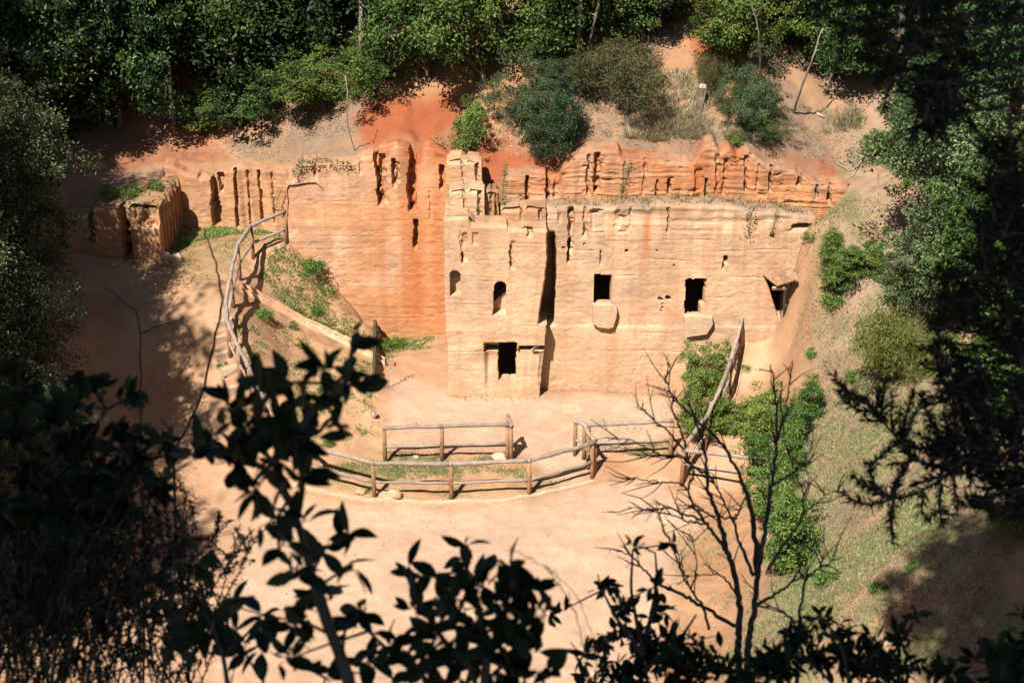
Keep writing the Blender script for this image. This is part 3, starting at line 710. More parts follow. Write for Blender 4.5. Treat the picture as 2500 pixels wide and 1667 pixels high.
D2 = lambda S, Z: box_m(1673, 1721, 681, 772, (SR, ZR))(S, Z) & ~((S > SR(1709, 752)) & (Z < ZR(744)))
wallR = cliff('rock_wall', 'pale right-hand rock wall with two square black tomb doorways', [(x2, YR), (XR1, YR)], -0.2, topR, dR, cR, soil=lambda S: np.broadcast_to(np.array((0.36, 0.27, 0.18)), S.shape + (3,)), ds=0.028, dz=0.028, cap=1.2, caprise=-0.12, cat='rock tomb',
    holes=[('doorway', box_m(1451, 1492, 671, 742, (SR, ZR)), 0.3), ('doorway', D2, 0.3), ('side_doorway', canopy_m, 0.5)])

# ------------------------------------------------------------------ fluted upper band behind the ledge
x3 = at_y(1232, 480, YB)[0]; XB1 = at_y(2120, 450, YB)[0]
SB = lambda u, v=440: at_y(u, v, YB)[0] - x3
ZB = lambda v: at_y(1250, v, YB)[2]
topB = interp_top([(1225, 432), (1280, 434), (1283, 428), (1333, 425), (1336, 440), (1365, 432), (1375, 405), (1400, 385), (1437, 366), (1510, 366), (1520, 385), (1600, 390), (1690, 400), (1725, 352), (1745, 350), (1760, 372), (1782, 360), (1800, 385), (1830, 372), (1870, 398), (1920, 410), (2000, 448), (2060, 452), (2130, 470)], YB, x3, 6, 0.04)
def dB(S, Z):
    D = rock_base(S, Z, 500, 1.1, 2.6)
    D += 0.10 * fbm(S * 1.6, Z * 0.3, 0, 507, 3)
    for u, w, v1, v0, d in ((1286, 9, 434, 498, .35), (1337, 10, 428, 492, .4), (1360, 12, 430, 490, .14), (1436, 8, 380, 480, .22), (1458, 18, 376, 472, .26), (1455, 9, 462, 474, .3), (1525, 10, 385, 480, .08), (1602, 6, 442, 485, .15), (1632, 8, 440, 478, .28), (1705, 26, 415, 500, .16),
                            (1722, 8, 440, 490, .25), (1752, 10, 380, 480, .15), (1822, 9, 385, 470, .25), (1881, 8, 405, 470, .2), (1952, 11, 415, 460, .3), (1995, 8, 455, 488, .25), (2027, 10, 452, 500, .3), (2074, 9, 455, 500, .15), (1770, 8, 390, 480, .12), (1575, 10, 390, 480, .10), (1850, 10, 400, 470, .1)):
        D += groove(S, Z, SB(u, (v1 + v0) / 2), w / 80.0, ZB(v0), ZB(v1), d * .8, 0, 0.03, u, 0.3)
    return D
def cB(S, Z, D):
    C = rock_color(S, Z, D, 510, np.array((0.56, 0.26, 0.115)), 0.7)
    C = blend(C, RUST * np.array((1.05, 1.1, 1.1)), 0.7 * sstep(0.05, 0.5, fbm(S * 0.9, Z * 0.4, 0, 517, 3)))
    C = blend(C, PALE * np.array((1, .9, .82)), 0.6 * sstep(0.1, 0.5, fbm(S * 1.4 + 30, Z * 0.5, 0, 518, 3)))
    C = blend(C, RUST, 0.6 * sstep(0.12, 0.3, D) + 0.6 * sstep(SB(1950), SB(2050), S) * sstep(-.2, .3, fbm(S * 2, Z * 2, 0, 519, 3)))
    return stains(C, S, Z, topB(S[0])[None, :], 1550, .9)
cliff('rock_ledge', 'rust orange fluted rock band along the slope above the pale wall', [(x3, YB), (XB1, YB)], 5.1, topB, dB, cB, soil=lambda S: blend(np.broadcast_to(np.array((0.38, 0.22, 0.13)), S.shape + (3,)), np.array((0.38, 0.12, 0.05)), sstep(-0.1, 0.25, fbm(S * 0.8, S * 0, 0, 88, 3))), cap=0.75, caprise=0.1, ds=0.028, dz=0.028)

# ------------------------------------------------------------------ pale stepped blocks on top of the tomb
def small_block(name, label, u0, u1, v1, v0, Y, depth, seed, base, tilt=0.0):
    xa, xb = at_y(u0, v0, Y)[0], at_y(u1, v0, Y)[0]; zb, zt = at_y(u0, v0, Y)[2] - 0.5, at_y(u0, v1, Y)[2]
    def cc(S, Z, D):
        C = rock_color(S, Z, D, seed, base, 0.5)
        g = sstep(0.0, 0.4, fbm(S * 1.7, Z * 1.7, 0, seed + 1, 3)) * 0.45
        return blend(C, np.array((0.30, 0.28, 0.12)), g * sstep(zb + 0.9, zb + 0.5, Z))
    cliff(name, label, [(xa, Y + depth), (xa, Y), (xb, Y), (xb, Y + depth)], zb, lambda s: zt + tilt * s + 0.05 * fbm(s * 2.5, s * 0, 0, seed, 3),
          lambda S, Z: rock_base(S, Z, seed, 0.9, 1.3) + groove(S, Z, depth + (xb - xa) * 0.45, .1, zb + .6, zt - .05, .09, 0, .03, seed) + groove(S, Z, depth + (xb - xa) * 0.86, .13, zb + .5, zt - .1, .2, 0, .03, seed + 1), cc, cap=min(1.0, (xb - xa) * 0.45), caprise=0.05, cat='rock block', ds=0.028, dz=0.028)
small_block('rock_block', 'cream square rock block with mossy foot standing on the tomb top', 1098, 1183, 463, 545, 38.85, 0.9, 600, PALE * np.array((.95, .92, .85)))
small_block('rock_block', 'cream rock stub directly under the bright green bush', 1092, 1176, 394, 462, 39.5, 0.9, 620, PALE * np.array((1, .88, .75)))
small_block('rock_block', 'low brown rock stump with round hollows beside the mossy block', 1222, 1334, 508, 552, 38.75, 0.6, 640, TAN * np.array((.85, .8, .78)))
small_block('rock_block', 'narrow dark rust rock post beside the hanging ivy strand', 1184, 1218, 470, 545, 39.1, 0.8, 660, np.array((.42, .22, .11)))

# ------------------------------------------------------------------ left: ridged wall behind the terrace and the low block before it
x4 = -10.9; YC = 44.35
SC = lambda u, v=490: at_y(u, v, YC)[0] - x4
ZC = lambda v: at_y(1250, v, YC)[2]
topC = interp_top([(420, 405), (452, 425), (500, 432), (520, 440), (530, 418), (580, 410), (600, 408), (635, 412), (668, 415), (705, 415), (740, 400)], YC, x4, 7, 0.05)
def dC(S, Z):
    D = rock_base(S, Z, 700, 0.8)
    for u, w, v1, v0, d, ln in ((526, 22, 440, 555, .7, .0), (540, 14, 425, 470, .3, 0), (579, 9, 415, 560, .30, .03), (609, 5, 420, 555, .14, .02), (636, 6, 420, 552, .2, .01), (668, 4, 425, 550, .1, 0), (500, 30, 400, 440, .3, 0)):
        D += groove(S, Z, SC(u, (v1 + v0) / 2), w / 76.0, ZC(v0), ZC(v1), d, ln, 0.03, u, 0.3)
    D += 0.10 * np.abs(np.sin(S * 5.0 + 0.6 * Z)) * sstep(SC(585), SC(600), S)
    return D
def cC(S, Z, D):
    C = rock_color(S, Z, D, 710, np.array((0.54, 0.30, 0.155)), 0.5)
    C = blend(C, np.array((0.56, 0.19, 0.06)), 0.75 * sstep(SC(510), SC(480), S) * sstep(-.5, .3, fbm(S, Z, 0, 715, 3)))
    C = blend(C, PALE * np.array((1, .82, .66)), 0.6 * sstep(.3, .1, np.abs(S - SC(490))) * sstep(ZC(500), ZC(530), Z) + 0.5 * sstep(.3, .15, np.abs(S - SC(560))) )
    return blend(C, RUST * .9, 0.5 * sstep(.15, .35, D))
cliff('rock_cliff', 'ridged brown orange rock face behind the grassy terrace', [(x4, YC), (XLW + 0.4, YC)], 2.6, topC, dC, cC, soil=lambda S: np.broadcast_to(np.array((0.40, 0.23, 0.13)), S.shape + (3,)), cap=0.8, caprise=0.1)

YD = 41.5; x5 = -17.0
SD = lambda u, v=570: at_y(u, v, YD)[0] - x5
ZD = lambda v: at_y(1250, v, YD)[2]
lenD = XBL - x5
topD = lambda s: np.where(s < lenD, 4.95, 5.05) + 0.08 * fbm(s * 1.2, s * 0, 0, 8, 4) - 0.25 * sstep(SD(235), SD(215), s)
def dD(S, Z):
    D = rock_base(S, Z, 800, 0.8)
    for u, w, v1, v0, d, ln in ((222, 20, 505, 600, .55, 0), (306, 22, 505, 660, .75, -.03), (150, 18, 520, 640, .5, 0), (90, 18, 520, 640, .5, 0), (355, 14, 500, 545, .18, 0), (332, 10, 500, 540, .1, 0)):
        D += groove(S, Z, SD(u, (v1 + v0) / 2), w / 78.0, ZD(v0), ZD(v1), d, ln, 0.04, u, 0.3)
    D += 0.14 * (S < lenD) * sstep(ZD(545), ZD(555), Z) * sstep(SD(318), SD(325), S) * -1 + 0.0
    for k in range(6):
        D += groove(S, Z, lenD + 0.35 + 0.45 * k, 0.3, 3.0, 5.2, 0.22, 0, .05, 820 + k, .5)
    return D
def cD(S, Z, D):
    C = rock_color(S, Z, D, 810, np.array((0.50, 0.27, 0.135)), 0.5)
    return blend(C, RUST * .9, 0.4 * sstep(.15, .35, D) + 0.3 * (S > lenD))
cliff('rock_outcrop', 'low brown rock bench with grass on top at the left edge of the terrace', [(x5, YD), (XBL, YD), (XBL, YC + 0.1)], 1.8, topD, dD, cD, soil=lambda S: np.broadcast_to(np.array((0.34, 0.25, 0.13)), S.shape + (3,)), cap=0.85, caprise=0.08)

# ================================================================== fences and small built things
def fence(name, label, pts, posts=None, h=1.0, lower=0.47, group='log rail fences round the little court', r=0.058, ends=True):
    """pts: plan points of the posts; a log rail over the post tops and a thinner one half way up"""
    base = np.array([(x, y, gz1(x, y)) for x, y in pts])
    o = thing(name, label, 'fence', base[0], group)
    org = base[0]
    for i, b in enumerate(base - org):
        mb = MB(); lean = rng.normal(0, 0.012, 2)
        mb.tube([b + (0, 0, -0.25), b + (lean[0] * .5, lean[1] * .5, h * .5), b + (lean[0], lean[1], h - 0.02)], [0.058, 0.057, 0.053], 9, wob=0.08, col=np.array((1, 1, 1)) * rng.uniform(.8, 1.1))
        mb.build('post', M['post'], o, smooth=True)
    for i in range(len(base) - 1):
        a, b = base[i] - org, base[i + 1] - org
        for hh, rr, nm in ((h + 0.03, r, 'top_rail'), (lower, 0.042, 'lower_rail')):
            p, q = a + (0, 0, hh), b + (0, 0, hh)
            d = (q - p) / np.linalg.norm(q - p); e = 0.05 if nm == 'top_rail' else 0.0
            t = np.linspace(0, 1, 7)[:, None]; pp = (p - d * e) * (1 - t) + (q + d * e) * t
            pp[1:-1] += rng.normal(0, 0.008, (5, 3))
            mb = MB(); mb.tube(pp, rr * (1 + 0.08 * rng.normal(0, 1, 7)), 9, wob=0.10, col=np.array((1, 1, 1)) * rng.uniform(.85, 1.12))
            mb.build(nm, M['rail'], o, smooth=True)
    return o
H1 = lambda u, v: tuple(hit(u, v, 1.0)[:2])
fa = [H1(*p) for p in ((694, 519), (613, 554), (580, 603), (564, 672), (551, 740), (555, 790), (580, 846), (609, 902), (643, 972), (690, 1035))]
fence('rail_fence', 'long grey log fence curving down beside the terrace steps', fa)
fb = [H1(*p) for p in ((754, 1094), (911, 1134), (1101, 1134), (1292, 1127), (1448, 1084))]
fence('rail_fence', 'low brown log fence bowed along the front of the mound', [fa[-1]] + fb)
ce = fb[-1]; c2_ = H1(1427, 1041); c3 = H1(1405, 1031)
fence('rail_fence', 'short log fence run going back beside the gap in the mound', [(ce[0] + 0.05, ce[1] + 0.12), ((ce[0] + c2_[0]) / 2, (ce[1] + c2_[1]) / 2), c2_, c3])
fence('rail_fence', 'straight log fence to the right of the gap, near the bushes', [(c2_[0] + 0.12, c2_[1]), H1(1640, 1031)])
f2 = [H1(938, 1047), H1(1077, 1044), H1(1238, 1040)]
fence('rail_fence', 'two bay log fence inside the mound, facing the tomb block', f2)
e2 = f2[-1]
fence('rail_fence', 'single log stub fence at the end of the two bay fence', [(e2[0] + 0.11, e2[1] - 0.03), (e2[0] + 0.02, e2[1] + 0.42)])
fr = [H1(*p) for p in ((1820, 719), (1808, 800), (1784, 883), (1761, 944), (1727, 1017), (1676, 1086))]
fence('rail_fence', 'grey log fence seen end on beside the ramp up to the shelter', fr[::-1])
fg = [H1(1668, 1101), H1(1822, 1120)]
fence('rail_fence', 'one bay log barrier across the foot of the ramp', fg, h=1.0, lower=0.6)

def strip(name, label, cat, px, w, h, mat, col=(1, 1, 1), off=0.0, z=None, n=60, wob=0.01):
    """a low kerb or board laid along ground points"""
    P = np.array([hit(u, v)[:2] for u, v in px])
    seg = np.concatenate([[0], np.cumsum(np.linalg.norm(np.diff(P, axis=0), axis=1))])
    s = np.linspace(0, seg[-1], n); x = np.interp(s, seg, P[:, 0]); y = np.interp(s, seg, P[:, 1])
    k = np.ones(5) / 5
    if len(px) > 3:
        x[2:-2] = np.convolve(x, k, 'valid'); y[2:-2] = np.convolve(y, k, 'valid')
    tx, ty = np.gradient(x), np.gradient(y); l = np.hypot(tx, ty) + 1e-9; nx, ny = -ty / l, tx / l
    zz = gs(x, y)
    j = wob * rng.normal(0, 1, n)
    prof = [(-w / 2, -0.15), (-w / 2, h * .9), (-w * .35, h), (w * .35, h), (w / 2, h * .9), (w / 2, -0.15)]
    V = np.array([[(x[i] + nx[i] * a, y[i] + ny[i] * a, zz[i] + b + (j[i] if b > 0 else 0)) for a, b in prof] for i in range(n)]).reshape(-1, 3)
    F = [[i * 6 + q, i * 6 + q + 1, (i + 1) * 6 + q + 1, (i + 1) * 6 + q] for i in range(n - 1) for q in range(5)] + [[0, 1, 2, 3, 4, 5][::-1], [(n - 1) * 6 + q for q in range(6)]]
    mb = MB(); mb.raw(V, F, col, [(i % 6 / 6 * .4, s[i // 6]) for i in range(n * 6)])
    return tag(mb.build(name, mat), label, cat)
strip('kerb', 'low sandy stone kerb edging the path in front of the bowed fence', 'kerb', [(700, 1178), (785, 1203), (894, 1221), (1000, 1227), (1101, 1228), (1244, 1223), (1346, 1203), (1448, 1175)], 0.14, 0.05, M['soil'], (0.66, 0.47, 0.30))
strip('edging_board', 'thin wooden edging board along the left side of the ramp', 'board', [(1834, 807), (1813, 880), (1787, 985), (1757, 1072)], 0.05, 0.05, M['plank'], (1.7, 1.6, 1.5))
gl = [(585, 706), (640, 736), (720, 775), (800, 815), (870, 852), (940, 889)]
ch = thing('drain_channel', 'narrow wooden drain channel running diagonally down the bank', 'drain')
for dv, nm, hh, cc in ((-5, 'side_board', .15, (2.5, 2.3, 2.1)), (5, 'side_board', .15, (2.7, 2.5, 2.3)), (0, 'channel_bed', .07, (1.5, 1.4, 1.3))):
    o_ = strip(nm, None, None, [(u, v + dv) for u, v in gl], 0.05 if nm != 'channel_bed' else 0.10, hh, M['plank'], cc, n=80)
    o_.parent = ch
strip('shaded_bank_cut', 'dark strip standing for the shade on the overgrown cut right end of the bank', 'bank cut', [(919, 786), (917, 830), (915, 880), (914, 955)], 0.10, 0.42, M['bark'], (.5, .45, .35), n=40, wob=.04)  # dark colour stands in for the shade on the bank's cut face
# steps at the left of the long fence
for i, (u, v, wpx) in enumerate(((548, 868, 60), (562, 905, 64), (578, 950, 62), (598, 992, 60), (548, 790, 40), (545, 828, 50))):
    p = hit(u, v); mb = MB()
    mb.box(0, 0, 0.02, 0.5, 0.22, 0.2, rot=Matrix.Rotation(R(28), 3, 'Z'), col=(0.60, 0.43, 0.29), jit=0.012)
    o_ = mb.build('step', M['soil']); o_.location = p
    tag(o_, ['pale step just above the lowest in the dappled shade', 'pale step in the middle of the stair by the fence', 'pale lower step beside the bend of the long fence', 'lowest pale step, near the dark foreground leaves', 'topmost pale step of the terrace stair', 'second pale step from the top of the stair'][i], 'step', 'steps of the terrace stair')
# square cover in the court, brick drain grate, floodlights, signs
def plate(name, label, cat, u, v, sx, sy, col, h=0.03, rot=0.0, mat='soil'):
    p = hit(u, v); mb = MB(); 
    mb.box(0, 0, 0, sx, sy, 0.08, col=col)
    mb.box(0, -sy / 2 + 0.02, 0.045, sx * 1.02, 0.04, 0.02, col=np.array(col) * 1.15)
    mb.box(0, sy / 2 - 0.02, 0.045, sx * 1.02, 0.04, 0.02, col=np.array(col) * 0.85)
    o_ = mb.build(name, M[mat]); o_.location = p + (0, 0, h - 0.04); o_.rotation_euler = (0, 0, rot); return tag(o_, label, cat)
plate('floor_cover', 'square sandy inspection cover set in the court floor', 'cover', 1393, 997, 0.52, 0.6, (0.66, 0.45, 0.28), 0.02, R(4))
plate('drain_grate', 'small brick drain grate at the foot of the channel', 'grate', 949, 888, 0.36, 0.22, (0.46, 0.24, 0.14), 0.04)
def floodlight(u, v, label):
    p = hit(u, v + 5); o_ = thing('floodlight', label, 'floodlight', p, 'round silver floodlights on the bank')
    a = np.linspace(0, pi, 8); mb = MB()
    mb.tube([(0, -0.09 * cos(t), 0.13 + 0.02 * sin(t)) for t in a], [0.02 + 0.075 * sin(t) ** .6 for t in a], 12)
    mb.build('housing', M['metal'], o_, smooth=True)
    mb = MB(); mb.tube([(0, 0, -.1), (0, 0, .08)], 0.02, 6); mb.build('spike', M['metal'], o_)
floodlight(913, 1017, 'round silver floodlight near the left end of the two bay fence')
floodlight(863, 940, 'round silver floodlight half hidden by dark leaves on the bank')

# ------------------------------------------------------------------ stones
def stone(name, label, pos, size, seed, col, cat='stone', group=None, rot=0.0, flat=0.0, pts=None):
    import bmesh
    bm = bmesh.new(); bmesh.ops.create_icosphere(bm, subdivisions=4, radius=1.0)
    me = bpy.data.meshes.new(name); bm.to_mesh(me); bm.free()
    v = np.empty(len(me.vertices) * 3); me.vertices.foreach_get('co', v); v = v.reshape(-1, 3)
    r0 = np.random.default_rng(seed)
    for _ in range(9):                                            # plane cuts give flat, broken faces
        n_ = r0.normal(0, 1, 3); n_ /= np.linalg.norm(n_); d_ = r0.uniform(.55, .85)
        t = v @ n_; v -= np.outer(np.clip(t - d_, 0, 1), n_)
    v += v * (0.10 * fbm(v[:, 0] * 2 + seed, v[:, 1] * 2, v[:, 2] * 2, seed, 4))[:, None]
    v *= np.array(size)
    me.vertices.foreach_set('co', v.ravel().astype(np.float32))
    me.polygons.foreach_set('use_smooth', np.ones(len(me.polygons), bool))
    at = me.attributes.new('Col', 'FLOAT_COLOR', 'POINT')
    c = np.ones((len(v), 4)); c[:, :3] = np.array(col) * (1 + 0.15 * fbm(v[:, 0] * 6 / max(size), v[:, 1] * 6, v[:, 2] * 6, seed, 3))[:, None]
    at.data.foreach_set('color', c.astype(np.float32).ravel())
    me.update()
    o_ = add(name, me, M['rock']); o_.location = pos; o_.rotation_euler = (0, 0, rot)
    return tag(o_, label, cat, group)
def gstone(u, v, w, h, seed, col, label, group=None):
    p = hit(u, v); k = depth_of(p) / FPX
    return stone('stone', label, (p[0], p[1] + h * k * .3, p[2] + h * k * 0.35), (w * k / 1.55, w * k / 1.9, h * k / 1.35), seed, col, 'stone', group)
gstone(405, 640, 24, 24, 3, (.60, .42, .29), 'pale stone on the left of the pair at the rock bench corner')
gstone(427, 640, 28, 20, 4, (.62, .44, .30), 'long pale stone on the right of the pair at the bench corner')
gstone(392, 650, 14, 10, 5, (.55, .40, .27), 'smallest pale stone, in front of the pair at the bench corner')
gstone(937, 1216, 24, 18, 6, (.60, .36, .2), 'sandy stone just right of the second front fence post')
gstone(962, 1219, 32, 22, 7, (.62, .38, .22), 'largest sandy stone at the foot of the bowed fence')
gstone(879, 1206, 22, 12, 8, (.60, .36, .2), 'flat sandy stone left of the second front fence post')
gstone(1219, 1122, 32, 14, 9, (.64, .46, .30), 'flat pale stone by the end post of the two bay fence')
gstone(1015, 1121, 14, 9, 10, (.6, .45, .32), 'small pale stone in the grass under the two bay fence')
gstone(1014, 1036, 9, 6, 12, (.55, .34, .2), 'small dark stone alone on the sandy court floor')
def slab(name, label, outl, Y0, thick, col, seed, lean):
    """a broken slab leaning against the right wall: outline in photo pixels on its face, real thickness"""
    import bmesh
    P = [at_y(u, v, Y0) for u, v in outl]
    zb = min(p[2] for p in P)
    c = np.mean(P, axis=0)
    bm = bmesh.new()
    f_ = bm.faces.new([bm.verts.new((p[0], Y0 - thick + (p[2] - zb) * lean, p[2])) for p in P])
    r_ = bmesh.ops.extrude_face_region(bm, geom=[f_])
    for g in r_['geom']:
        if isinstance(g, bmesh.types.BMVert): g.co.y += thick; g.co.z += 0.02; g.co.x += (g.co.x - c[0]) * 0.03
    bmesh.ops.recalc_face_normals(bm, faces=bm.faces)
    bmesh.ops.bevel(bm, geom=bm.edges[:], offset=0.012, segments=1, affect='EDGES')
    bmesh.ops.triangulate(bm, faces=bm.faces)
    bmesh.ops.subdivide_edges(bm, edges=[e for e in bm.edges if e.calc_length() > 0.08], cuts=4, use_grid_fill=True)
    me = bpy.data.meshes.new(name); bm.to_mesh(me); bm.free()
    v = np.empty(len(me.vertices) * 3); me.vertices.foreach_get('co', v); v = v.reshape(-1, 3)
    v[:, 1] += 0.012 * fbm(v[:, 0] * 5, v[:, 2] * 7, 0, seed, 4); v[:, 2] += 0.010 * fbm(v[:, 0] * 5, v[:, 1] * 5, 0, seed + 1, 3)
    me.vertices.foreach_set('co', v.ravel().astype(np.float32))
    at = me.attributes.new('Col', 'FLOAT_COLOR', 'POINT')
    cc = np.ones((len(v), 4)); cc[:, :3] = np.array(col) * (1 + 0.15 * fbm(v[:, 0] * 2, v[:, 2] * 2, 0, seed, 4))[:, None]
    at.data.foreach_set('color', cc.astype(np.float32).ravel()); me.update()
    return tag(add(name, me, M['rock']), label, 'stone slab')
slab('stone_slab', 'squarish tan slab propped under the left square doorway', [(1447, 740), (1492, 741.5), (1505, 749), (1506.5, 756), (1504, 771), (1497, 794), (1485, 798), (1460, 794), (1447, 787)], YR - 0.02, 0.17, (.60, .43, .265), 5, 0.02)
slab('stone_slab', 'wide tan slab propped under the right square doorway', [(1668.5, 767), (1698, 765), (1738, 771), (1739, 787), (1724, 811), (1674, 817), (1670, 803)], YR - 0.02, 0.19, (.60, .43, .265), 8, 0.02)
# rubble along wall feet (uncountable)
def rubble(name, n, px, spread, smin, smax, cols, lift=0.3):
    V, Q, C = [], [], []
    tet = np.array([[-1, -.7, -.5], [1, -.8, -.4], [.7, .9, -.5], [-.8, .8, -.4], [-.6, -.5, .6], [.6, -.6, .5], [.5, .5, .7], [-.5, .6, .5]])
    fq = np.array([[0, 3, 2, 1], [4, 5, 6, 7], [0, 1, 5, 4], [1, 2, 6, 5], [2, 3, 7, 6], [3, 0, 4, 7]])
    P = []
    for (u0, v0), (u1, v1), k in px:
        a, b = hit(u0, v0), hit(u1, v1); m_ = int(n * k)
        t = rng.uniform(0, 1, (m_, 1)); p = a * (1 - t) + b * t
        p[:, 0] += rng.normal(0, spread, m_); p[:, 1] += rng.normal(0, spread, m_); P.append(p)
    P = np.concatenate(P); P[:, 2] = gs(P[:, 0], P[:, 1])
    for i, p in enumerate(P):
        s_ = smin + (smax - smin) * rng.random() ** 3
        a = rng.uniform(0, 6.28); rot = np.array([[cos(a), -sin(a), 0], [sin(a), cos(a), 0], [0, 0, 1]])
        v = (tet * rng.uniform(.6, 1.1, tet.shape)) @ rot.T * (s_, s_, s_ * .7) + p + (0, 0, s_ * lift)
        Q.append(fq + len(V) * 8); V.append(v); C.append(np.tile(np.array(cols[rng.integers(len(cols))]) * rng.uniform(.8, 1.15), (8, 1)))
    o_ = add(name, mesh_np(name, np.concatenate(V), quads=np.concatenate(Q), col=np.concatenate(C)), M['soil'])
    return tag(o_, kind='stuff')
SC_ = [(.58, .40, .26), (.52, .33, .2), (.62, .46, .32), (.46, .27, .15)]
rubble('rubble', 150, [((1095, 972), (1325, 970), 1.0), ((1340, 950), (1660, 952), 0.9), ((950, 835), (1085, 835), .5), ((1640, 960), (1600, 1060), .4), ((1440, 1030), (1640, 1050), .2)], 0.13, 0.012, 0.055, SC_)
rubble('pebbles', 700, [((480, 1400), (900, 1420), 0.5), ((700, 1300), (1500, 1320), 0.3), ((800, 1150), (1350, 1170), .8), ((600, 700), (850, 1000), .8), ((450, 600), (560, 680), .3), ((2000, 900), (2300, 1500), .9), ((1700, 1450), (1950, 1600), .4), ((900, 640), (1000, 800), .0), ((1500, 330), (1900, 360), .6), ((700, 360), (860, 330), .5), ((600, 380), (720, 400), .4), ((1900, 900), (2000, 1300), .5)], 0.9, 0.008, 0.032, SC_)

# ------------------------------------------------------------------ plank shelter over the side doorway
sh = thing('plank_shelter', 'small plank roofed shelter in the corner of wall and hillside', 'shelter')
def plank(nm, a, b, wv, th, col=(1, 1, 1), mat='plank'):
    """board from a to b, wv its width vector"""
    a, b, wv = map(lambda q: np.array(q, float), (a, b, wv)); d = b - a; n_ = np.cross(d, wv); n_ = n_ / np.linalg.norm(n_) * th
    V = [a, b, b + wv, a + wv, a + n_, b + n_, b + wv + n_, a + wv + n_]
    mb = MB(); mb.raw(V, [[0, 3, 2, 1], [4, 5, 6, 7], [0, 1, 5, 4], [1, 2, 6, 5], [2, 3, 7, 6], [3, 0, 4, 7]], col, [(0, 0), (0, 1), (.4, 1), (.4, 0)] * 2)
    return mb.build(nm, M[mat], sh)
A = at_y(1862, 672, YR - 0.02); B = at_y(1897, 700, YR - 0.75); dW = np.array(at_y(1908, 656, YR + 0.2)) - A
plank('roof_plank', A, B, dW * .48, .035, (1.1, 1.0, .9))
plank('roof_plank', A + dW * .5 + (0, 0, .01), B + dW * .42 + (0.02, -.05, .02), dW * .5, .035, (.9, .85, .85))
C_ = at_y(1921, 683, YR - 0.55)
plank('roof_plank', C_, C_ + (0.30, -0.02, -0.06), (0.0, 0.35, 0.10), .05, (1.2, 1.15, 1.1))
E_ = at_y(1886, 703, YR - 0.62)
plank('beam', E_, E_ + (0.34, 0, 0.0), (0, 0.05, -.085), .05, (2.4, 2.4, 2.4))
mb = MB(); p = hit(1905, 785); mb.tube([p + (0.12, .1, -.2), at_y(1917, 705, YR - 0.6)], 0.04, 7, col=(.7, .7, .7)); mb.build('prop_post', M['bark'], sh)
mb = MB(); mb.tube([p + (-.02, -.05, 0.0), p + (-.05, 0.1, .28)], 0.018, 6, col=(2, 2, 2)); mb.build('peg', M['plank'], sh)

# ================================================================== vegetation
def leaf_arrays(P, Nrm, Dir, ln, wd, col, fold=0.25, droop=0.15):
    """folded leaves: base, left, tip, right with a midrib fold; returns verts, tris, colours"""
    n = len(P); ln = np.broadcast_to(ln, (n,))[:, None]; wd = np.broadcast_to(wd, (n,))[:, None]
    Dir = Dir / (np.linalg.norm(Dir, axis=1)[:, None] + 1e-9)
    side = np.cross(Nrm, Dir); side /= np.linalg.norm(side, axis=1)[:, None] + 1e-9
    nn = np.cross(Dir, side)
    b = P; t = P + Dir * ln - nn * ln * droop
    m = P + Dir * ln * 0.5
    l = m + side * wd * .5 + nn * wd * fold; r = m - side * wd * .5 + nn * wd * fold
    V = np.stack([b, l, t, r], 1).reshape(-1, 3)
    i = np.arange(n)[:, None] * 4
    T = np.concatenate([i + [0, 2, 1], i + [0, 3, 2]], 1).reshape(-1, 3)
    C = np.repeat(col, 4, axis=0)
    return V, T, C
def unit(n, g): 
    v = g.normal(0, 1, (n, 3)); return v / np.linalg.norm(v, axis=1)[:, None]
def crown(seed, rx, ry, rz, ncl, per, leaf, cols, cz=0.0, shell=0.5, clr=0.24, lobes=0, up=0.5, aspect=0.5, bottom=-0.85, var=0.42, flat=0.6, stray=0.12):
    """clumps of leaves through an uneven crown volume; returns verts, tris, colours, clump centres"""
    g = np.random.default_rng(seed)
    lob = [(unit(1, g)[0] * (0.62, 0.62, 0.55), g.uniform(.42, .62)) for _ in range(lobes)] or [(np.zeros(3), 1.0)]
    cen = []
    while len(cen) < ncl:
        c, r = lob[g.integers(len(lob))]
        q = c + unit(1, g)[0] * r * (shell + (1 - shell) * g.random() ** 0.6)
        if q[2] < bottom: continue
        if np.linalg.norm(q) > 1.15: continue
        if g.random() < stray: q = q * (1.12 + .25 * g.random()) + (0, 0, .08)
        cen.append(q)
    cen = np.array(cen)
    k = np.maximum(6, (per * g.uniform(.4, 1.6, ncl)).astype(int))
    idx = np.repeat(np.arange(ncl), k); n = len(idx)
    rad = (clr * g.uniform(.6, 1.35, ncl))[idx]
    off = unit(n, g) * (g.random((n, 1)) ** 0.45) * rad[:, None] * (1, 1, flat)
    Q = (cen[idx] + off) * (rx, ry, rz)
    out = cen[idx] / (np.linalg.norm(cen[idx], axis=1)[:, None] + 1e-6)
    nr = unit(n, g) * 0.75 + out * 0.45 + np.array([0, 0, up]) + off / (rad[:, None] + 1e-6) * .3
    d = unit(n, g) + off / (rad[:, None] + 1e-6) * 0.9 + np.array([0, 0, -.1])
    ci = g.random(ncl)
    cols = np.array(cols)
    a = np.clip(ci[idx] + g.normal(0, .18, n), 0, .999) * (len(cols) - 1)
    j = a.astype(int); f = (a - j)[:, None]
    C = cols[j] * (1 - f) + cols[np.minimum(j + 1, len(cols) - 1)] * f
    C = C * (1 + var * g.uniform(-1, 1, (n, 1)))
    sz = leaf * g.uniform(.65, 1.25, n)
    V, T, C = leaf_arrays(Q, nr, d, sz, sz * aspect, C)
    V[:, 2] += cz
    return V, T, C, cen * (rx, ry, rz) + (0, 0, cz)
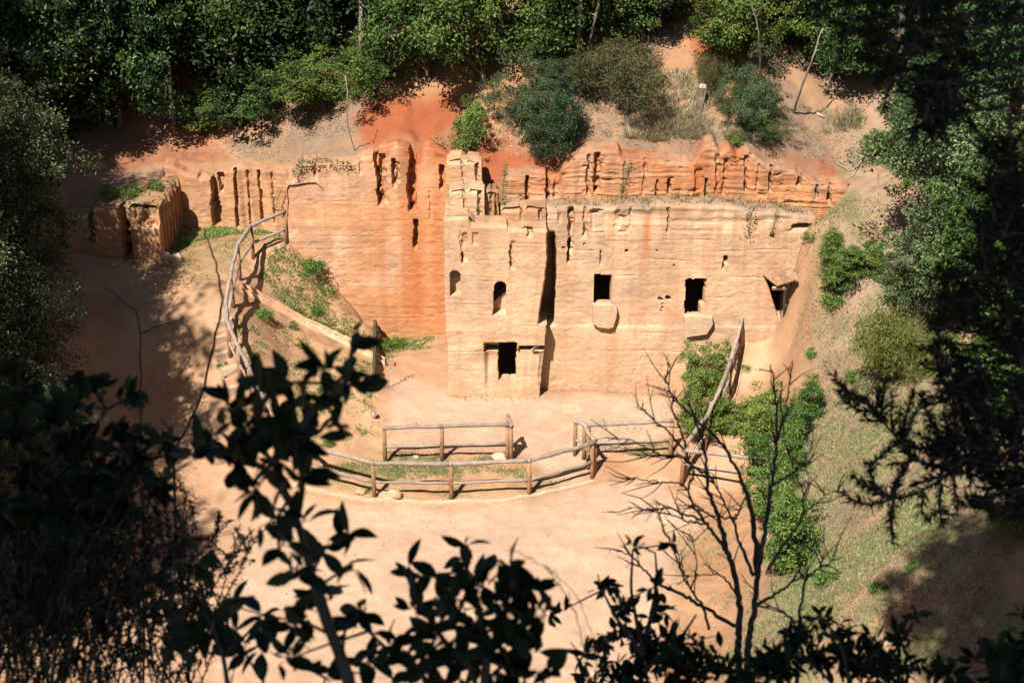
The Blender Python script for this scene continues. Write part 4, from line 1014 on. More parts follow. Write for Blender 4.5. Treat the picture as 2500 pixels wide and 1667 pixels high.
def trunk_mb(h0, cen, seed, r=0.07, nl=7, lean=(0, 0), top=None, stems=1):
    """stem(s) with limbs running to some of the clumps"""
    g = np.random.default_rng(seed); mb = MB()
    for sidx in range(stems):
        o_ = g.normal(0, .12, 2) * (stems > 1)
        tp = np.array(top if top is not None else (lean[0], lean[1], h0)) + np.append(g.normal(0, .25, 2) * (stems > 1), 0)
        t = np.linspace(0, 1, 7)[:, None]
        pts = np.array([o_[0], o_[1], -.3]) * (1 - t) + tp * t
        pts[1:-1, :2] += g.normal(0, 0.05 * h0 ** .5, (5, 2))
        mb.tube(pts, np.linspace(r, r * .35, 7) / stems ** .4, 7, col=np.array((1, 1, 1)) * g.uniform(.8, 1.2), wob=.15)
        for _ in range(max(2, nl // stems)):
            c = cen[g.integers(len(cen))]; s_ = pts[g.integers(2, 6)]
            mid = (s_ + c) / 2 + g.normal(0, .08, 3) + (0, 0, .08)
            mb.tube([s_, s_ * .5 + mid * .5 + (0, 0, .03), mid, c], [r * .4, r * .3, r * .22, r * .08], 5, col=(.9, .9, .9), cap=False)
    return mb
G_OAK = [(.014, .032, .010), (.024, .055, .014), (.042, .085, .02), (.07, .115, .03)]
G_LIGHT = [(.055, .105, .02), (.10, .165, .03), (.145, .21, .04), (.19, .24, .06)]
G_MID = [(.03, .065, .014), (.06, .11, .022), (.095, .15, .03), (.14, .185, .045)]
G_YEL = [(.04, .06, .012), (.075, .10, .02), (.115, .14, .03)]
G_GREY = [(.045, .075, .025), (.075, .115, .04), (.12, .16, .065), (.17, .20, .095)]
G_DARK = [(.016, .035, .012), (.026, .055, .016), (.04, .075, .022)]
G_FEATH = [(.05, .085, .035), (.08, .12, .05), (.115, .15, .065)]
G_OLIVE = [(.085, .095, .04), (.12, .13, .055), (.15, .14, .06), (.17, .12, .06)]
G_BRIGHT = [(.06, .14, .018), (.10, .20, .03), (.15, .25, .045)]
PROTO = {}
def proto(key, kind, seed, rx, rz, ncl, per, leaf, cols, mat='leaf', h0=None, trunk_r=.07, stems=1, **kw):
    """mesh data for one plant habit, canonical size; crown centre at height rz*.95 (+ trunk)"""
    h0 = h0 if h0 is not None else rz * .5
    V, T, C, cen = crown(seed, rx, rx * .95, rz, ncl, per, leaf, cols, cz=h0 + rz * .8, **kw)
    me = mesh_np('crown_' + key, V, tris=T, col=C); me.materials.append(M[mat])
    mb = trunk_mb(h0 + rz * .7, cen, seed + 1, trunk_r, 9, stems=stems)
    tm = mesh_np('trunk_' + key, np.concatenate(mb.v), faces=mb.f, col=np.concatenate(mb.c), smooth=True, uv=np.concatenate(mb.uv)); tm.materials.append(M['bark'])
    PROTO[key] = (kind, me, tm, rx, rz, h0)
proto('oak1', 'tree', 1, 1.5, 1.7, 260, 95, .098, G_OAK, 'gloss', h0=.55, trunk_r=.10, lobes=12, clr=.20)
proto('oak2', 'tree', 2, 1.4, 1.9, 260, 95, .098, G_OAK, 'gloss', h0=.6, trunk_r=.10, lobes=13, clr=.19)
proto('oak3', 'tree', 3, 1.6, 1.5, 260, 90, .095, G_OAK[1:], 'leaf', h0=.5, trunk_r=.10, lobes=8, clr=.21)
proto('light', 'tree', 4, 1.4, 1.6, 180, 85, .088, G_MID, 'leaf', h0=.35, trunk_r=.06, lobes=9, clr=.20)
proto('yellow', 'tree', 5, 1.4, 1.7, 190, 70, .09, G_YEL, 'leaf', h0=.5, trunk_r=.08, lobes=8, clr=.22)
proto('grey', 'tree', 6, 1.5, 1.6, 280, 120, .066, G_GREY, 'leaf', h0=.5, trunk_r=.09, lobes=12, clr=.17)
proto('dark', 'bush', 7, .8, .85, 160, 85, .05, G_DARK, 'gloss', h0=.15, trunk_r=.04, stems=3, shell=.6, clr=.24, lobes=5)
proto('green', 'bush', 8, .8, .8, 140, 90, .058, G_LIGHT[:3], 'gloss', h0=.12, trunk_r=.035, stems=3, lobes=5, clr=.19, stray=.34, shell=.35)
proto('bright', 'bush', 9, .8, .9, 130, 72, .064, G_LIGHT[1:], 'leaf', h0=.15, trunk_r=.03, stems=4, lobes=5, clr=.18, stray=.36, shell=.35)
proto('feather', 'bush', 10, .9, .8, 220, 75, .06, G_FEATH, 'matte', h0=.15, trunk_r=.03, stems=4, lobes=9, clr=.17, aspect=.22)
proto('broom', 'bush', 11, .9, .75, 230, 55, .10, G_OLIVE, 'matte', h0=.1, trunk_r=.025, stems=6, lobes=8, clr=.17, aspect=.10, flat=1.1)
proto('yelbroom', 'bush', 12, .9, .9, 190, 50, .12, [(.11, .15, .03), (.16, .2, .05), (.2, .2, .07)], 'matte', h0=.1, trunk_r=.02, stems=6, lobes=7, clr=.20, aspect=.10, flat=1.3)
proto('weed', 'weed', 13, .3, .22, 30, 26, .055, G_BRIGHT, 'leaf', h0=.0, trunk_r=.008, stems=4, clr=.42, bottom=-.6)
USED = set()
def plant(key, name, cat, label, pos, w, h, rot=None, group=None):
    """w, h metres: crown width and whole height; first use makes the thing, later uses copy it"""
    kind, me, tm, rx, rz, h0 = PROTO[key]
    H0 = h0 + rz * 1.75
    sc = (w / (2 * rx), w / (2 * rx), h / H0)
    rot = rng.uniform(0, 6.28) if rot is None else rot
    kk = (key, name)
    if kk not in USED:
        USED.add(kk)
        o = thing(name, label, cat, pos, group); o.rotation_euler = (0, 0, rot); o.scale = sc
        t_ = add('stem' if kind != 'tree' else 'trunk', tm, None, o); c_ = add('foliage' if kind != 'tree' else 'crown', me, None, o)
        PROTO[kk] = o; return o
    r = dup(PROTO[kk], pos, rot, sc, label, group)
    if group is None and 'group' in r: del r['group']
    return r
def pl(key, name, cat, label, u, vb, wpx, hpx, off=0.0, dy=0.0, group=None, rot=None):
    """plant whose foot shows at photo pixel (u, vb), wpx wide and hpx high there"""
    p = hit(u, vb); p = p + np.array([0, dy, 0]); p[2] = gz1(p[0], p[1]) - 0.05
    k = depth_of(p) / FPX
    tr_ = PROTO[key][0] == 'tree'; m_ = 1.42 if tr_ else 1.14
    return plant(key, name, cat, label, p, wpx * k * m_, hpx * k / (0.86 if tr_ else 0.97), rot, group)
# --- bushes on the ledges and slopes
pl('dark', 'bush', 'bush', 'dense dark green bush hanging over the rust rock band', 1346, 394, 124, 178)
pl('bright', 'bush', 'bush', 'bright green leafy bush above the cream rock stub', 1142, 368, 100, 130)
pl('feather', 'bush', 'bush', 'wide grey green feathery bush behind the dense dark green bush', 1262, 330, 180, 185)
pl('feather', 'bush', 'bush', 'smaller feathery bush up the slope behind the wide feathery one', 1330, 215, 150, 130)
pl('broom', 'bush', 'broom bush', 'round olive broom bush with bare brown twigs on the dry slope', 1520, 262, 215, 165)
pl('broom', 'bush', 'broom bush', 'low olive broom shoots at the left foot of the thin tree trunks', 1385, 215, 110, 90)
pl('feather', 'acacia', 'acacia bush', 'blue green feathery acacia on the right of the tree stump', 1840, 325, 170, 200)
pl('feather', 'acacia', 'acacia bush', 'small blue green acacia low on the slope in front of the larger one', 1880, 340, 110, 75)
pl('broom', 'bush', 'broom bush', 'thin green broom tuft under the red gully', 1735, 220, 70, 100)
pl('green', 'bush', 'bush', 'round green bush at the right end of the rust slope, by dead roots', 2180, 405, 120, 125)
pl('green', 'bush', 'bush', 'upper half of the double bush alone on the right hillside', 2062, 640, 105, 80)
pl('green', 'bush', 'bush', 'lower wider half of the double bush alone on the right hillside', 2088, 712, 135, 95)
pl('yelbroom', 'bush', 'broom bush', 'tall yellow green broom on the right hillside below the grey tree', 2195, 930, 190, 210)
pl('bright', 'bush', 'bush', 'upper green bush between the pale wall and the end on fence', 1736, 956, 112, 132)
pl('green', 'bush', 'bush', 'lower green bush between the court and the end on fence', 1716, 1060, 125, 150)
pl('bright', 'bush', 'bush', 'yellow green bush on the ramp right of the end on fence', 1840, 1070, 140, 130)
pl('green', 'bush', 'bush', 'dark green bush at the foot of the right hillside above the ramp', 1962, 1066, 125, 145)
pl('green', 'bush', 'bush', 'mid green bush just right of the log barrier post', 1878, 1185, 140, 170)
pl('green', 'bush', 'bush', 'tall green bush behind the bare shrub, lowest on the slope', 1900, 1378, 185, 240)
pl('bright', 'bush', 'bush', 'light green bush between the log barrier and the tallest slope bush', 1900, 1262, 140, 150)
# --- trees at the top of the cut, left to right
T = lambda key, label, u, vb, w, h, cat='tree', name='tree', dy=0.0: pl(key, name, cat, label, u, vb, w, h, dy=dy + (.75 if name == 'tree' else 0), group='trees along the top of the cut')
T('oak2', 'dark oak with bare twigs furthest left on the bank top', 165, 350, 260, 420, dy=-.9)
T('oak1', 'dark oak second from the left, standing back from the red bank', 300, 325, 230, 430, dy=-.6)
T('oak3', 'oak with a slim grey trunk above the shaded patch of red bank', 425, 300, 210, 420)
T('yellow', 'yellow green sunlit oak above the ridged rock face', 560, 285, 250, 420)
T('oak1', 'deep green oak behind and right of the yellow green one', 690, 250, 240, 460, dy=.8)
T('oak2', 'dark oak leaning over the smooth orange wall', 800, 225, 210, 420, dy=.7)
T('light', 'light green shrubby tree at the bank edge left of the pale trunk', 790, 268, 150, 130, 'shrub', 'shrub')
T('light', 'low leafy shrub under the pale leaning trunk', 915, 232, 150, 120, 'shrub', 'shrub')
T('light', 'low leafy shrub at the foot of the slim grey trunk', 480, 318, 130, 95, 'shrub', 'shrub')
T('light', 'low leafy shrub right of the yellow green oak on the bank edge', 650, 290, 130, 110, 'shrub', 'shrub')
T('light', 'sunlit leafy tree with dead white stems above the red scar', 1045, 205, 200, 300, dy=-.75)
T('light', 'broad sunlit tree behind the feathery bushes', 1180, 215, 220, 330, dy=-.75)
T('oak3', 'mid green oak between the broad sunlit tree and the thin trunks', 1310, 150, 220, 300, dy=-.75)
T('oak1', 'dark oak close to the left of the red gully', 1610, 140, 150, 220)
T('light', 'sunlit tree behind the olive broom bush', 1500, 125, 180, 240, dy=-.75)
T('light', 'light green tree right of the red gully', 1800, 165, 170, 240, dy=-.75)
T('yellow', 'yellow green tree on the right of the blue acacia', 1890, 190, 170, 260, dy=.3)
T('oak3', 'dark green tree left of the tall grey trunk on the right', 2030, 265, 200, 300)
T('oak2', 'dark tree right of the tall grey trunk', 2270, 300, 220, 360)
T('oak1', 'dark tree at the right edge of the photo, high on the hillside', 2440, 330, 220, 380)
T('oak3', 'dark green tree between the grey leaved tree and the tall grey trunk', 2290, 420, 200, 210)
T('yellow', 'olive green shrub on the crest above the grey leaved tree', 2440, 470, 220, 180, 'shrub', 'shrub')
pl('grey', 'tree', 'tree', 'large grey green tree covering the right hillside beside the rust rock', 2330, 745, 330, 440)
pl('grey', 'tree', 'tree', 'grey green tree lower and left of the large one, close above the slope', 2275, 790, 200, 230)
pl('light', 'tree', 'tree', 'green tree right of the large grey green one at the photo edge', 2470, 800, 240, 380)
pl('light', 'tree', 'tree', 'green tree low on the right hillside behind the black pine', 2430, 1010, 260, 280)
pl('yelbroom', 'bush', 'broom bush', 'bright broom at the far right edge, low on the hillside', 2480, 1300, 130, 150)
# --- the trees on the left in front of the terrace, throwing the shade over path and bench
def pt(key, label, x, y, w, h, name='tree', cat='tree', z=None, dz=0.0):
    return plant(key, name, cat, label, (x, y, gz1(x, y) - .1 if z is None else z), w, h)
GL = 'trees on the slope left of the terrace'
for key, label, x, y, wv, hv in (('grey2', '', 0, 0, 0, 0),):
    pass
proto('left1', 'tree', 21, 1.9, 2.6, 340, 105, .078, [(.02, .034, .014), (.036, .056, .022), (.06, .082, .034), (.085, .105, .05)], 'gloss', h0=1.2, trunk_r=.12, lobes=14, clr=.17)
pt('left1', 'tall grey green oak filling the upper left corner before the rock bench', -13.9, 36.8, 4.6, 6.6)
pt('left1', 'grey green oak left of the path, its boughs over the shaded rock bench', -13.2, 34.8, 4.3, 6.3)
pt('left1', 'small oak by the left edge, sunlit on its right side over the dark path', -12.3, 32.2, 4.2, 5.6)
pt('left1', 'oak at the left edge, lowest of the sunlit ones, above the black foliage', -10.8, 29.2, 3.2, 4.0)
for i, (x, y, w_, h_) in enumerate(((-13.2, 30.2, 4.8, 7.5), (-15.5, 33.5, 5, 9), (-16.0, 38.5, 5.5, 9), (-14.5, 27.0, 5.0, 8.0), (-17.5, 30, 6, 10), (-17.5, 36, 6, 10), (-14.6, 31.6, 4.6, 9.5))):
    o_ = pt('left1', 'oak standing beyond the left edge that shades the path', x, y, w_, h_); o_['group'] = GL
def leaning_oak(q, t, r, seed, label):
    """tall oak rooted to the right of the view, its crown leaning over the hillside"""
    c = q - L * t; bx, by = c[0] + 4.6, c[1] - 1.0; g0 = np.array([bx, by, gz1(bx, by) - .2])
    o = thing('tree', label, 'tree', g0, 'trees on the right slope')
    V, T_, C, cen = crown(seed, r, r, r * .8, 150, 90, .13, G_OAK, lobes=8, clr=.22); V += c - g0
    add('crown', mesh_np('crown', V, tris=T_, col=C), M['gloss'], o)
    mb = MB(); mb.tube([(0, 0, 0), (c - g0) * (.0, .0, .5), (c - g0) * (.25, .3, .85), c - g0], [.17, .14, .10, .05], 9, wob=.15); mb.build('trunk', M['bark'], o, smooth=True)
leaning_oak(hit(2390, 1415), 17.5, 1.7, 501, 'tall oak out of the frame on the right that shades the low hillside')
leaning_oak(hit(2500, 1500), 18.0, 1.9, 502, 'tall oak out of the frame on the right that shades the low hillside')
# --- the wood behind as one mass
def woodland():
    g = np.random.default_rng(77); V, T_, C, n = [], [], [], 0
    for i in range(230):
        x = g.uniform(-24, 24); y = g.uniform(48.5, 58); z0 = gz1(np.clip(x, -20, 20), y)
        if i < 95: y = g.uniform(46.4 if x < 0 else 45.8, 48.5); z0 = gz1(np.clip(x, -20, 20), y)
        if 4.9 < x < 7.0 and y < 49: continue
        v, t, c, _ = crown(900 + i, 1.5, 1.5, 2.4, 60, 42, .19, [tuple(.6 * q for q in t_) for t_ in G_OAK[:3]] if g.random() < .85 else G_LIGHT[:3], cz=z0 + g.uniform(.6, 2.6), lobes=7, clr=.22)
        V.append(v + (x, y, 0)); T_.append(t + n); C.append(c); n += len(v)
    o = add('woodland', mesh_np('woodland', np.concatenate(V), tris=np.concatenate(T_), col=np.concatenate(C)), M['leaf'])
    tag(o, kind='stuff')
woodland()
# --- bare trunks and dead wood
def pole_tree(label, pts, r0, r1, mat='bark', col=(1, 1, 1), twigs=6, name='bare_tree', cat='tree trunk', spread=.5, y=None):
    """stem through photo pixels, rooted at the first one"""
    p0 = hit(*pts[0]) - np.array([0, .15, .1]); Yb = p0[1]
    P = [p0 + (0, 0, -.15)] + [at_y(u, v, Yb - min(1.1, .6 * i)) for i, (u, v) in enumerate(pts[1:], 1)]
    P = np.array(P); t = np.linspace(0, len(P) - 1, 4 * len(P)); PP = np.stack([np.interp(t, np.arange(len(P)), P[:, k]) for k in range(3)], 1)
    PP[1:-1] += rng.normal(0, .012, PP[1:-1].shape)
    o = thing(name, label, cat, p0); mb = MB(); mb.tube(PP - p0, np.linspace(r0, r1, len(PP)), 8, col=col, wob=.15); mb.build('stem', M[mat], o, smooth=True)
    if twigs:
        mb = MB()
        for _ in range(twigs):
            a = PP[rng.integers(len(PP) // 3, len(PP))] - p0; d = unit(1, rng)[0] * (1, .5, .6) + (0, 0, .5); l = rng.uniform(.3, 1) * spread
            q = a + d * l * .5; e = q + (d + unit(1, rng)[0] * .4) * l * .5
            mb.tube([a, q, e], [r1 * .5 + .004, r1 * .35 + .003, .003], 5, col=col, cap=False)
        mb.build('twigs', M[mat], o)
    return o
TR = np.array
pole_tree('pale leaning trunk in front of the black wood above the orange wall', [(903, 190), (892, 150), (880, 110), (882, 50), (880, -20)], .085, .06, 'dead', (.9, .88, .85), 3)
pole_tree('slim grey trunk rising from the bank above the shaded red patch', [(424, 312), (421, 270), (416, 225), (414, 160)], .065, .05, 'dead', (.55, .5, .48), 2)
pole_tree('straight grey trunk, left of the two thin trunks above the olive broom', [(1410, 152), (1414, 100), (1417, 40), (1419, -40)], .07, .055, 'dead', (.6, .56, .52), 3)
pole_tree('thin leaning trunk next to the straight grey one above the broom', [(1424, 150), (1440, 105), (1455, 40), (1468, -30)], .045, .035, 'dead', (.65, .6, .55), 3)
pole_tree('thin upright trunk, rightmost of the three above the broom', [(1488, 95), (1487, 50), (1484, -20)], .05, .04, 'dead', (.65, .6, .55), 2)
pole_tree('white dead stems in the sunlit leafy tree above the red scar', [(1120, 130), (1113, 90), (1105, 40), (1085, -20)], .03, .018, 'dead', (1.3, 1.25, 1.2), 6)
pole_tree('curved white dead stem right of the other dead stems', [(1148, 140), (1151, 80), (1140, 45), (1120, 10)], .022, .014, 'dead', (1.3, 1.25, 1.2), 5)
pole_tree('tall grey trunk before the dark trees on the right', [(2187, 280), (2192, 220), (2198, 130), (2205, 20), (2208, -40)], .10, .085, 'dead', (.7, .66, .62), 4)
pole_tree('thin dark stem standing in the blue acacia', [(1850, 265), (1857, 180), (1853, 80), (1830, -10)], .04, .02, 'bark', (1, 1, 1), 6)
pole_tree('leaning pale branch right of the blue acacia', [(1935, 262), (1955, 215), (1985, 140), (2010, 70)], .035, .02, 'dead', (.9, .88, .84), 4)
pole_tree('crooked bare white sapling on the bank above the orange wall', [(868, 355), (848, 300), (850, 250), (843, 185)], .018, .01, 'dead', (1.4, 1.3, 1.2), 2)
# stump
p = hit(1712, 262); o = thing('tree_stump', 'weathered grey tree stump upright on the dry slope', 'stump', p)
mb = MB(); mb.tube([(0, 0, -.2), (-.01, 0, .05), (.0, 0, .3), (.01, 0, .58)], [.17, .125, .105, .115], 12, col=(.55, .53, .52), wob=.35); mb.build('stem', M['dead'], o)
mb = MB(); mb.tube([(0.01, 0, .57), (.02, 0, .66)], [.11, .095], 12, col=(1.6, 1.5, 1.4), wob=.3); mb.build('cut_top', M['dead'], o)
def dead_branch(label, px, r=.02, lift=.06, col=(1.1, 1.05, 1), side=3, name='dead_branch'):
    P = np.array([hit(u, v) + (0, -.03, lift * (i % 2 + .4)) for i, (u, v) in enumerate(px)])
    o = thing(name, label, 'dead branch', P[0]); mb = MB(); mb.tube(P - P[0], np.linspace(r, r * .4, len(P)), 6, col=col, wob=.2)
    for _ in range(side):
        a = P[rng.integers(len(P))] - P[0]; d = unit(1, rng)[0] * (.35, .15, .3) + (0, -.05, .1)
        mb.tube([a, a + d * .5, a + d * .9 + unit(1, rng)[0] * .05], [r * .5, r * .4, .004], 5, col=col, cap=False)
    mb.build('limb', M['dead'], o, smooth=True)
dead_branch('pale forked dead branch sliding down the rust slope by the round bush', [(2110, 380), (2098, 405), (2082, 430), (2064, 445)], .03)
dead_branch('dead root on the right side of the rust slope, hanging straight down', [(2144, 420), (2142, 470), (2136, 520)], .025, .02)
dead_branch('thin dead stick lying left of the forked branch', [(2040, 400), (2070, 422)], .018)
dead_branch('cut pale log lying on the bare ground right of the acacia', [(1994, 278), (2012, 292)], .05, .05, (1.5, 1.4, 1.2), 0)
dead_branch('grey brushwood lying left of the stump', [(1600, 272), (1625, 268), (1645, 258)], .02, .05, (1.1, 1.1, 1.1), 8)
dead_branch('grey dead twigs hanging over the pale wall top near its right half', [(1810, 440), (1830, 475), (1850, 495)], .02, .1, (.9, .85, .8), 8)
dead_branch('grey dead sprays on the rust band below the acacia', [(1890, 480), (1910, 440), (1950, 420)], .016, .12, (.9, .85, .8), 10)
dead_branch('grey fallen sticks above the ridged rock face', [(560, 370), (590, 390), (600, 405)], .016, .04, (1.2, 1.15, 1.1), 4)
dead_branch('bare pale branch poking from the oaks onto the red bank', [(270, 365), (220, 385), (190, 400)], .025, .1, (1, .97, .95), 6)

# ================================================================== grass, litter and weeds
def blades(name, P, h, cols, wid=.012, lean=.5, per=7, spread=.05, mat='leaf', var=.25):
    g = np.random.default_rng(len(P) + 5)
    n = len(P); idx = np.repeat(np.arange(n), per); m = len(idx)
    hh = (np.broadcast_to(h, (n,))[idx]) * g.uniform(.5, 1.2, m)
    b = P[idx] + np.column_stack([g.normal(0, spread, m), g.normal(0, spread, m), np.zeros(m)])
    b[:, 2] = gs(b[:, 0], b[:, 1]) - .01
    d = np.column_stack([g.normal(0, lean, m), g.normal(0, lean, m), np.ones(m)]); d /= np.linalg.norm(d, axis=1)[:, None]
    s = np.column_stack([g.normal(0, 1, (m, 2)), np.zeros(m)]); s /= np.linalg.norm(s, axis=1)[:, None]
    w_ = wid * g.uniform(.6, 1.3, (m, 1))
    t = b + d * hh[:, None]; t[:, 2] -= .25 * hh * lean
    mid = b + d * hh[:, None] * .55
    V = np.stack([b - s * w_, b + s * w_, mid + s * w_ * .8, t, mid - s * w_ * .8], 1).reshape(-1, 3)
    i = np.arange(m)[:, None] * 5
    Tt = np.concatenate([i + [0, 1, 2], i + [0, 2, 4], i + [4, 2, 3]], 1).reshape(-1, 3)
    cols = np.array(cols); c = cols[g.integers(0, len(cols), n)][idx] * (1 + var * g.uniform(-1, 1, (m, 1)))
    o = add(name, mesh_np(name, V, tris=Tt, col=np.repeat(c, 5, 0)), M[mat]); return tag(o, kind='stuff')
def scatter(poly_px, n, clump=.45, freq=1.2, seed=0):
    """points on the ground inside a photo-pixel polygon, gathered into patches"""
    P = np.array(px_poly(poly_px)); lo, hi = P.min(0), P.max(0)
    g = np.random.default_rng(seed + 300); out = []
    while sum(map(len, out)) < n:
        x = g.uniform(lo[0], hi[0], 4000); y = g.uniform(lo[1], hi[1], 4000)
        k = poly_mask(x, y, P, .05) > .5
        k &= fbm(x * freq, y * freq, 0, seed + 40, 3) + g.normal(0, .12, 4000) > clump - .45
        out.append(np.column_stack([x, y])[k])
        if len(out) > 400: break
    q = np.concatenate(out)[:n]
    return np.column_stack([q, gs(q[:, 0], q[:, 1])])
GR = [(.12, .19, .04), (.17, .25, .06), (.22, .27, .085), (.10, .15, .035)]
GS_ = [(.20, .20, .10), (.26, .235, .12), (.15, .18, .07), (.30, .25, .14)]
B1 = scatter([(690, 600), (800, 690), (880, 780), (912, 830), (905, 870), (800, 810), (700, 745), (620, 690), (660, 620)], 620, .50, 1.6, 1)
B2 = scatter([(600, 720), (760, 800), (905, 890), (915, 950), (900, 1060), (760, 1120), (670, 1060), (610, 950), (575, 850)], 330, .56, 1.5, 2)
B3 = scatter([(440, 565), (560, 552), (692, 560), (690, 600), (640, 600), (590, 640), (470, 650), (400, 660)], 620, .42, 1.2, 3)
B4 = scatter([(445, 553), (600, 548), (690, 560), (690, 580), (560, 575), (440, 600), (420, 640), (405, 640)], 420, .40, 1.5, 4)
B5 = scatter([(935, 1105), (1240, 1116), (1245, 1150), (1100, 1160), (930, 1150)], 560, .40, 1.4, 5)
B6 = scatter([(760, 1150), (900, 1120), (1240, 1150), (1420, 1140), (1420, 1165), (1290, 1200), (1100, 1216), (913, 1208)], 850, .45, 1.2, 6)
B7 = scatter([(1450, 1080), (1640, 1080), (1640, 1108), (1440, 1110)], 230, .3, 1.0, 7)
B8 = scatter([(930, 820), (990, 815), (1085, 830), (1085, 850), (960, 860), (930, 920)], 170, .4, 1.2, 8)
blades('grass', np.concatenate([B1, B2, B4, B8]), .13, GR, .012, .6, 9, .06)
blades('short_grass', np.concatenate([B3, B5, B6, B7]), .085, GR[:2] + GS_, .008, .6, 8, .06)
R1 = scatter([(1960, 560), (2180, 500), (2220, 760), (2150, 900), (2300, 1000), (2350, 1350), (2050, 1600), (1850, 1500), (1930, 1300), (1950, 1100), (2000, 900), (1910, 760)], 3600, .36, .9, 9)
R2 = scatter([(1900, 1300), (2250, 1200), (2400, 1650), (1750, 1660)], 1100, .4, .9, 10)
R3 = scatter([(1640, 1300), (1800, 1250), (1850, 1600), (1640, 1640)], 160, .5, 1.0, 11)
blades('slope_grass', np.concatenate([R1, R2, R3]), .10, GR[:3] + GS_[:2], .011, .7, 7, .08)
D1 = scatter([(1480, 330), (1560, 290), (1700, 290), (1740, 370), (1720, 400), (1600, 400), (1520, 395)], 900, .1, 1.0, 12)
D2 = scatter([(1640, 180), (1760, 190), (1800, 330), (1700, 330), (1600, 300), (1620, 220)], 260, .35, 1.0, 13)
D3 = scatter([(1240, 500), (1400, 495), (1590, 490), (1760, 490), (1930, 500), (1930, 515), (1590, 500)], 160, .3, 1.0, 14)
D4 = scatter([(1780, 330), (1900, 400), (1840, 400), (1760, 380)], 150, .3, 1.0, 15)
D5 = scatter([(2000, 280), (2090, 260), (2110, 310), (2010, 330)], 90, .3, 1.0, 16)
DRY = [(.46, .36, .21), (.60, .49, .31), (.28, .21, .125), (.24, .19, .125)]
blades('dry_grass', np.concatenate([D1, D2, D4, D5]), .34, DRY, .007, .6, 16, .06, 'matte')
DL = D3.copy()
def ledge_tufts():
    g = np.random.default_rng(4); xs_ = g.uniform(x2 + .5, XR1 - .2, 240); P = np.column_stack([xs_, YR + g.uniform(.1, .9, 240), np.zeros(240)])
    P[:, 2] = topR(P[:, 0] - x2) - .05
    n = len(P); idx = np.repeat(np.arange(n), 8); m = len(idx)
    b = P[idx] + g.normal(0, .06, (m, 3)) * (1, 1, .2); d = g.normal(0, .7, (m, 3)) + (0, -.15, .7)
    h = g.uniform(.05, .2, m)
    V, T_, C = leaf_arrays(b, unit(m, g), d, h, .014, np.array(DRY)[g.integers(0, 4, m)] * .8)
    tag(add('ledge_dry_grass', mesh_np('ledge_dry_grass', V, tris=T_, col=C), M['matte']), kind='stuff')
ledge_tufts()
blades('straw_grass', scatter([(1960, 560), (2180, 500), (2220, 760), (2150, 900), (2300, 1000), (2450, 1350), (2400, 1660), (1750, 1660), (1850, 1500), (1930, 1300), (1960, 1100), (2010, 900), (1930, 760)], 6500, .15, 1.1, 31), .085, [(.32, .25, .14), (.40, .32, .19), (.24, .22, .10), (.18, .14, .09)], .0085, .8, 8, .09, 'matte')
# leaf litter: small pale flakes on the slopes
def litter(px, n, seed, cols, sz=.05):
    g = np.random.default_rng(seed); P = []
    for poly, k, cl in px: P.append(scatter(poly, int(n * k), cl, .8, seed + len(P)))
    P = np.concatenate(P); m = len(P); P[:, 2] += .012
    d = unit(m, g) * (1, 1, .15)
    nr = np.column_stack([g.normal(0, .35, (m, 2)), np.ones(m)])
    e = .05; gx = (gs(P[:, 0] + e, P[:, 1]) - gs(P[:, 0] - e, P[:, 1])) / (2 * e); gy = (gs(P[:, 0], P[:, 1] + e) - gs(P[:, 0], P[:, 1] - e)) / (2 * e)
    nr = nr + np.column_stack([-gx, -gy, np.zeros(m)]); d[:, 2] += d[:, 0] * gx + d[:, 1] * gy
    s_ = sz * g.uniform(.4, 1.3, m)
    V, T_, C = leaf_arrays(P, nr, d, s_, s_ * .45, np.array(cols)[g.integers(0, len(cols), m)] * g.uniform(.7, 1.2, (m, 1)), fold=.2, droop=-.1)
    tag(add('leaf_litter', mesh_np('leaf_litter', V, tris=T_, col=C), M['matte']), kind='stuff')
litter([([(560, 340), (860, 290), (900, 250), (860, 340), (720, 400), (560, 400)], .16, .2), ([(330, 330), (600, 310), (860, 280), (640, 360), (360, 370)], .12, .3), ([(1180, 350), (1290, 330), (1420, 300), (1540, 270), (1720, 260), (1720, 390), (1440, 375), (1300, 390)], .3, .1),
        ([(1640, 170), (1780, 170), (1800, 300), (1620, 280)], .12, .2), ([(1850, 250), (2080, 250), (2140, 380), (2000, 400), (1880, 390), (1820, 330)], .28, .1), ([(1960, 600), (2150, 560), (2200, 800), (2300, 1050), (2380, 1600), (1750, 1650), (1960, 1200), (1930, 800)], .5, .25)],
       9500, 6, [(.27, .20, .14), (.22, .15, .10), (.34, .27, .20), (.17, .11, .075), (.42, .35, .27)])
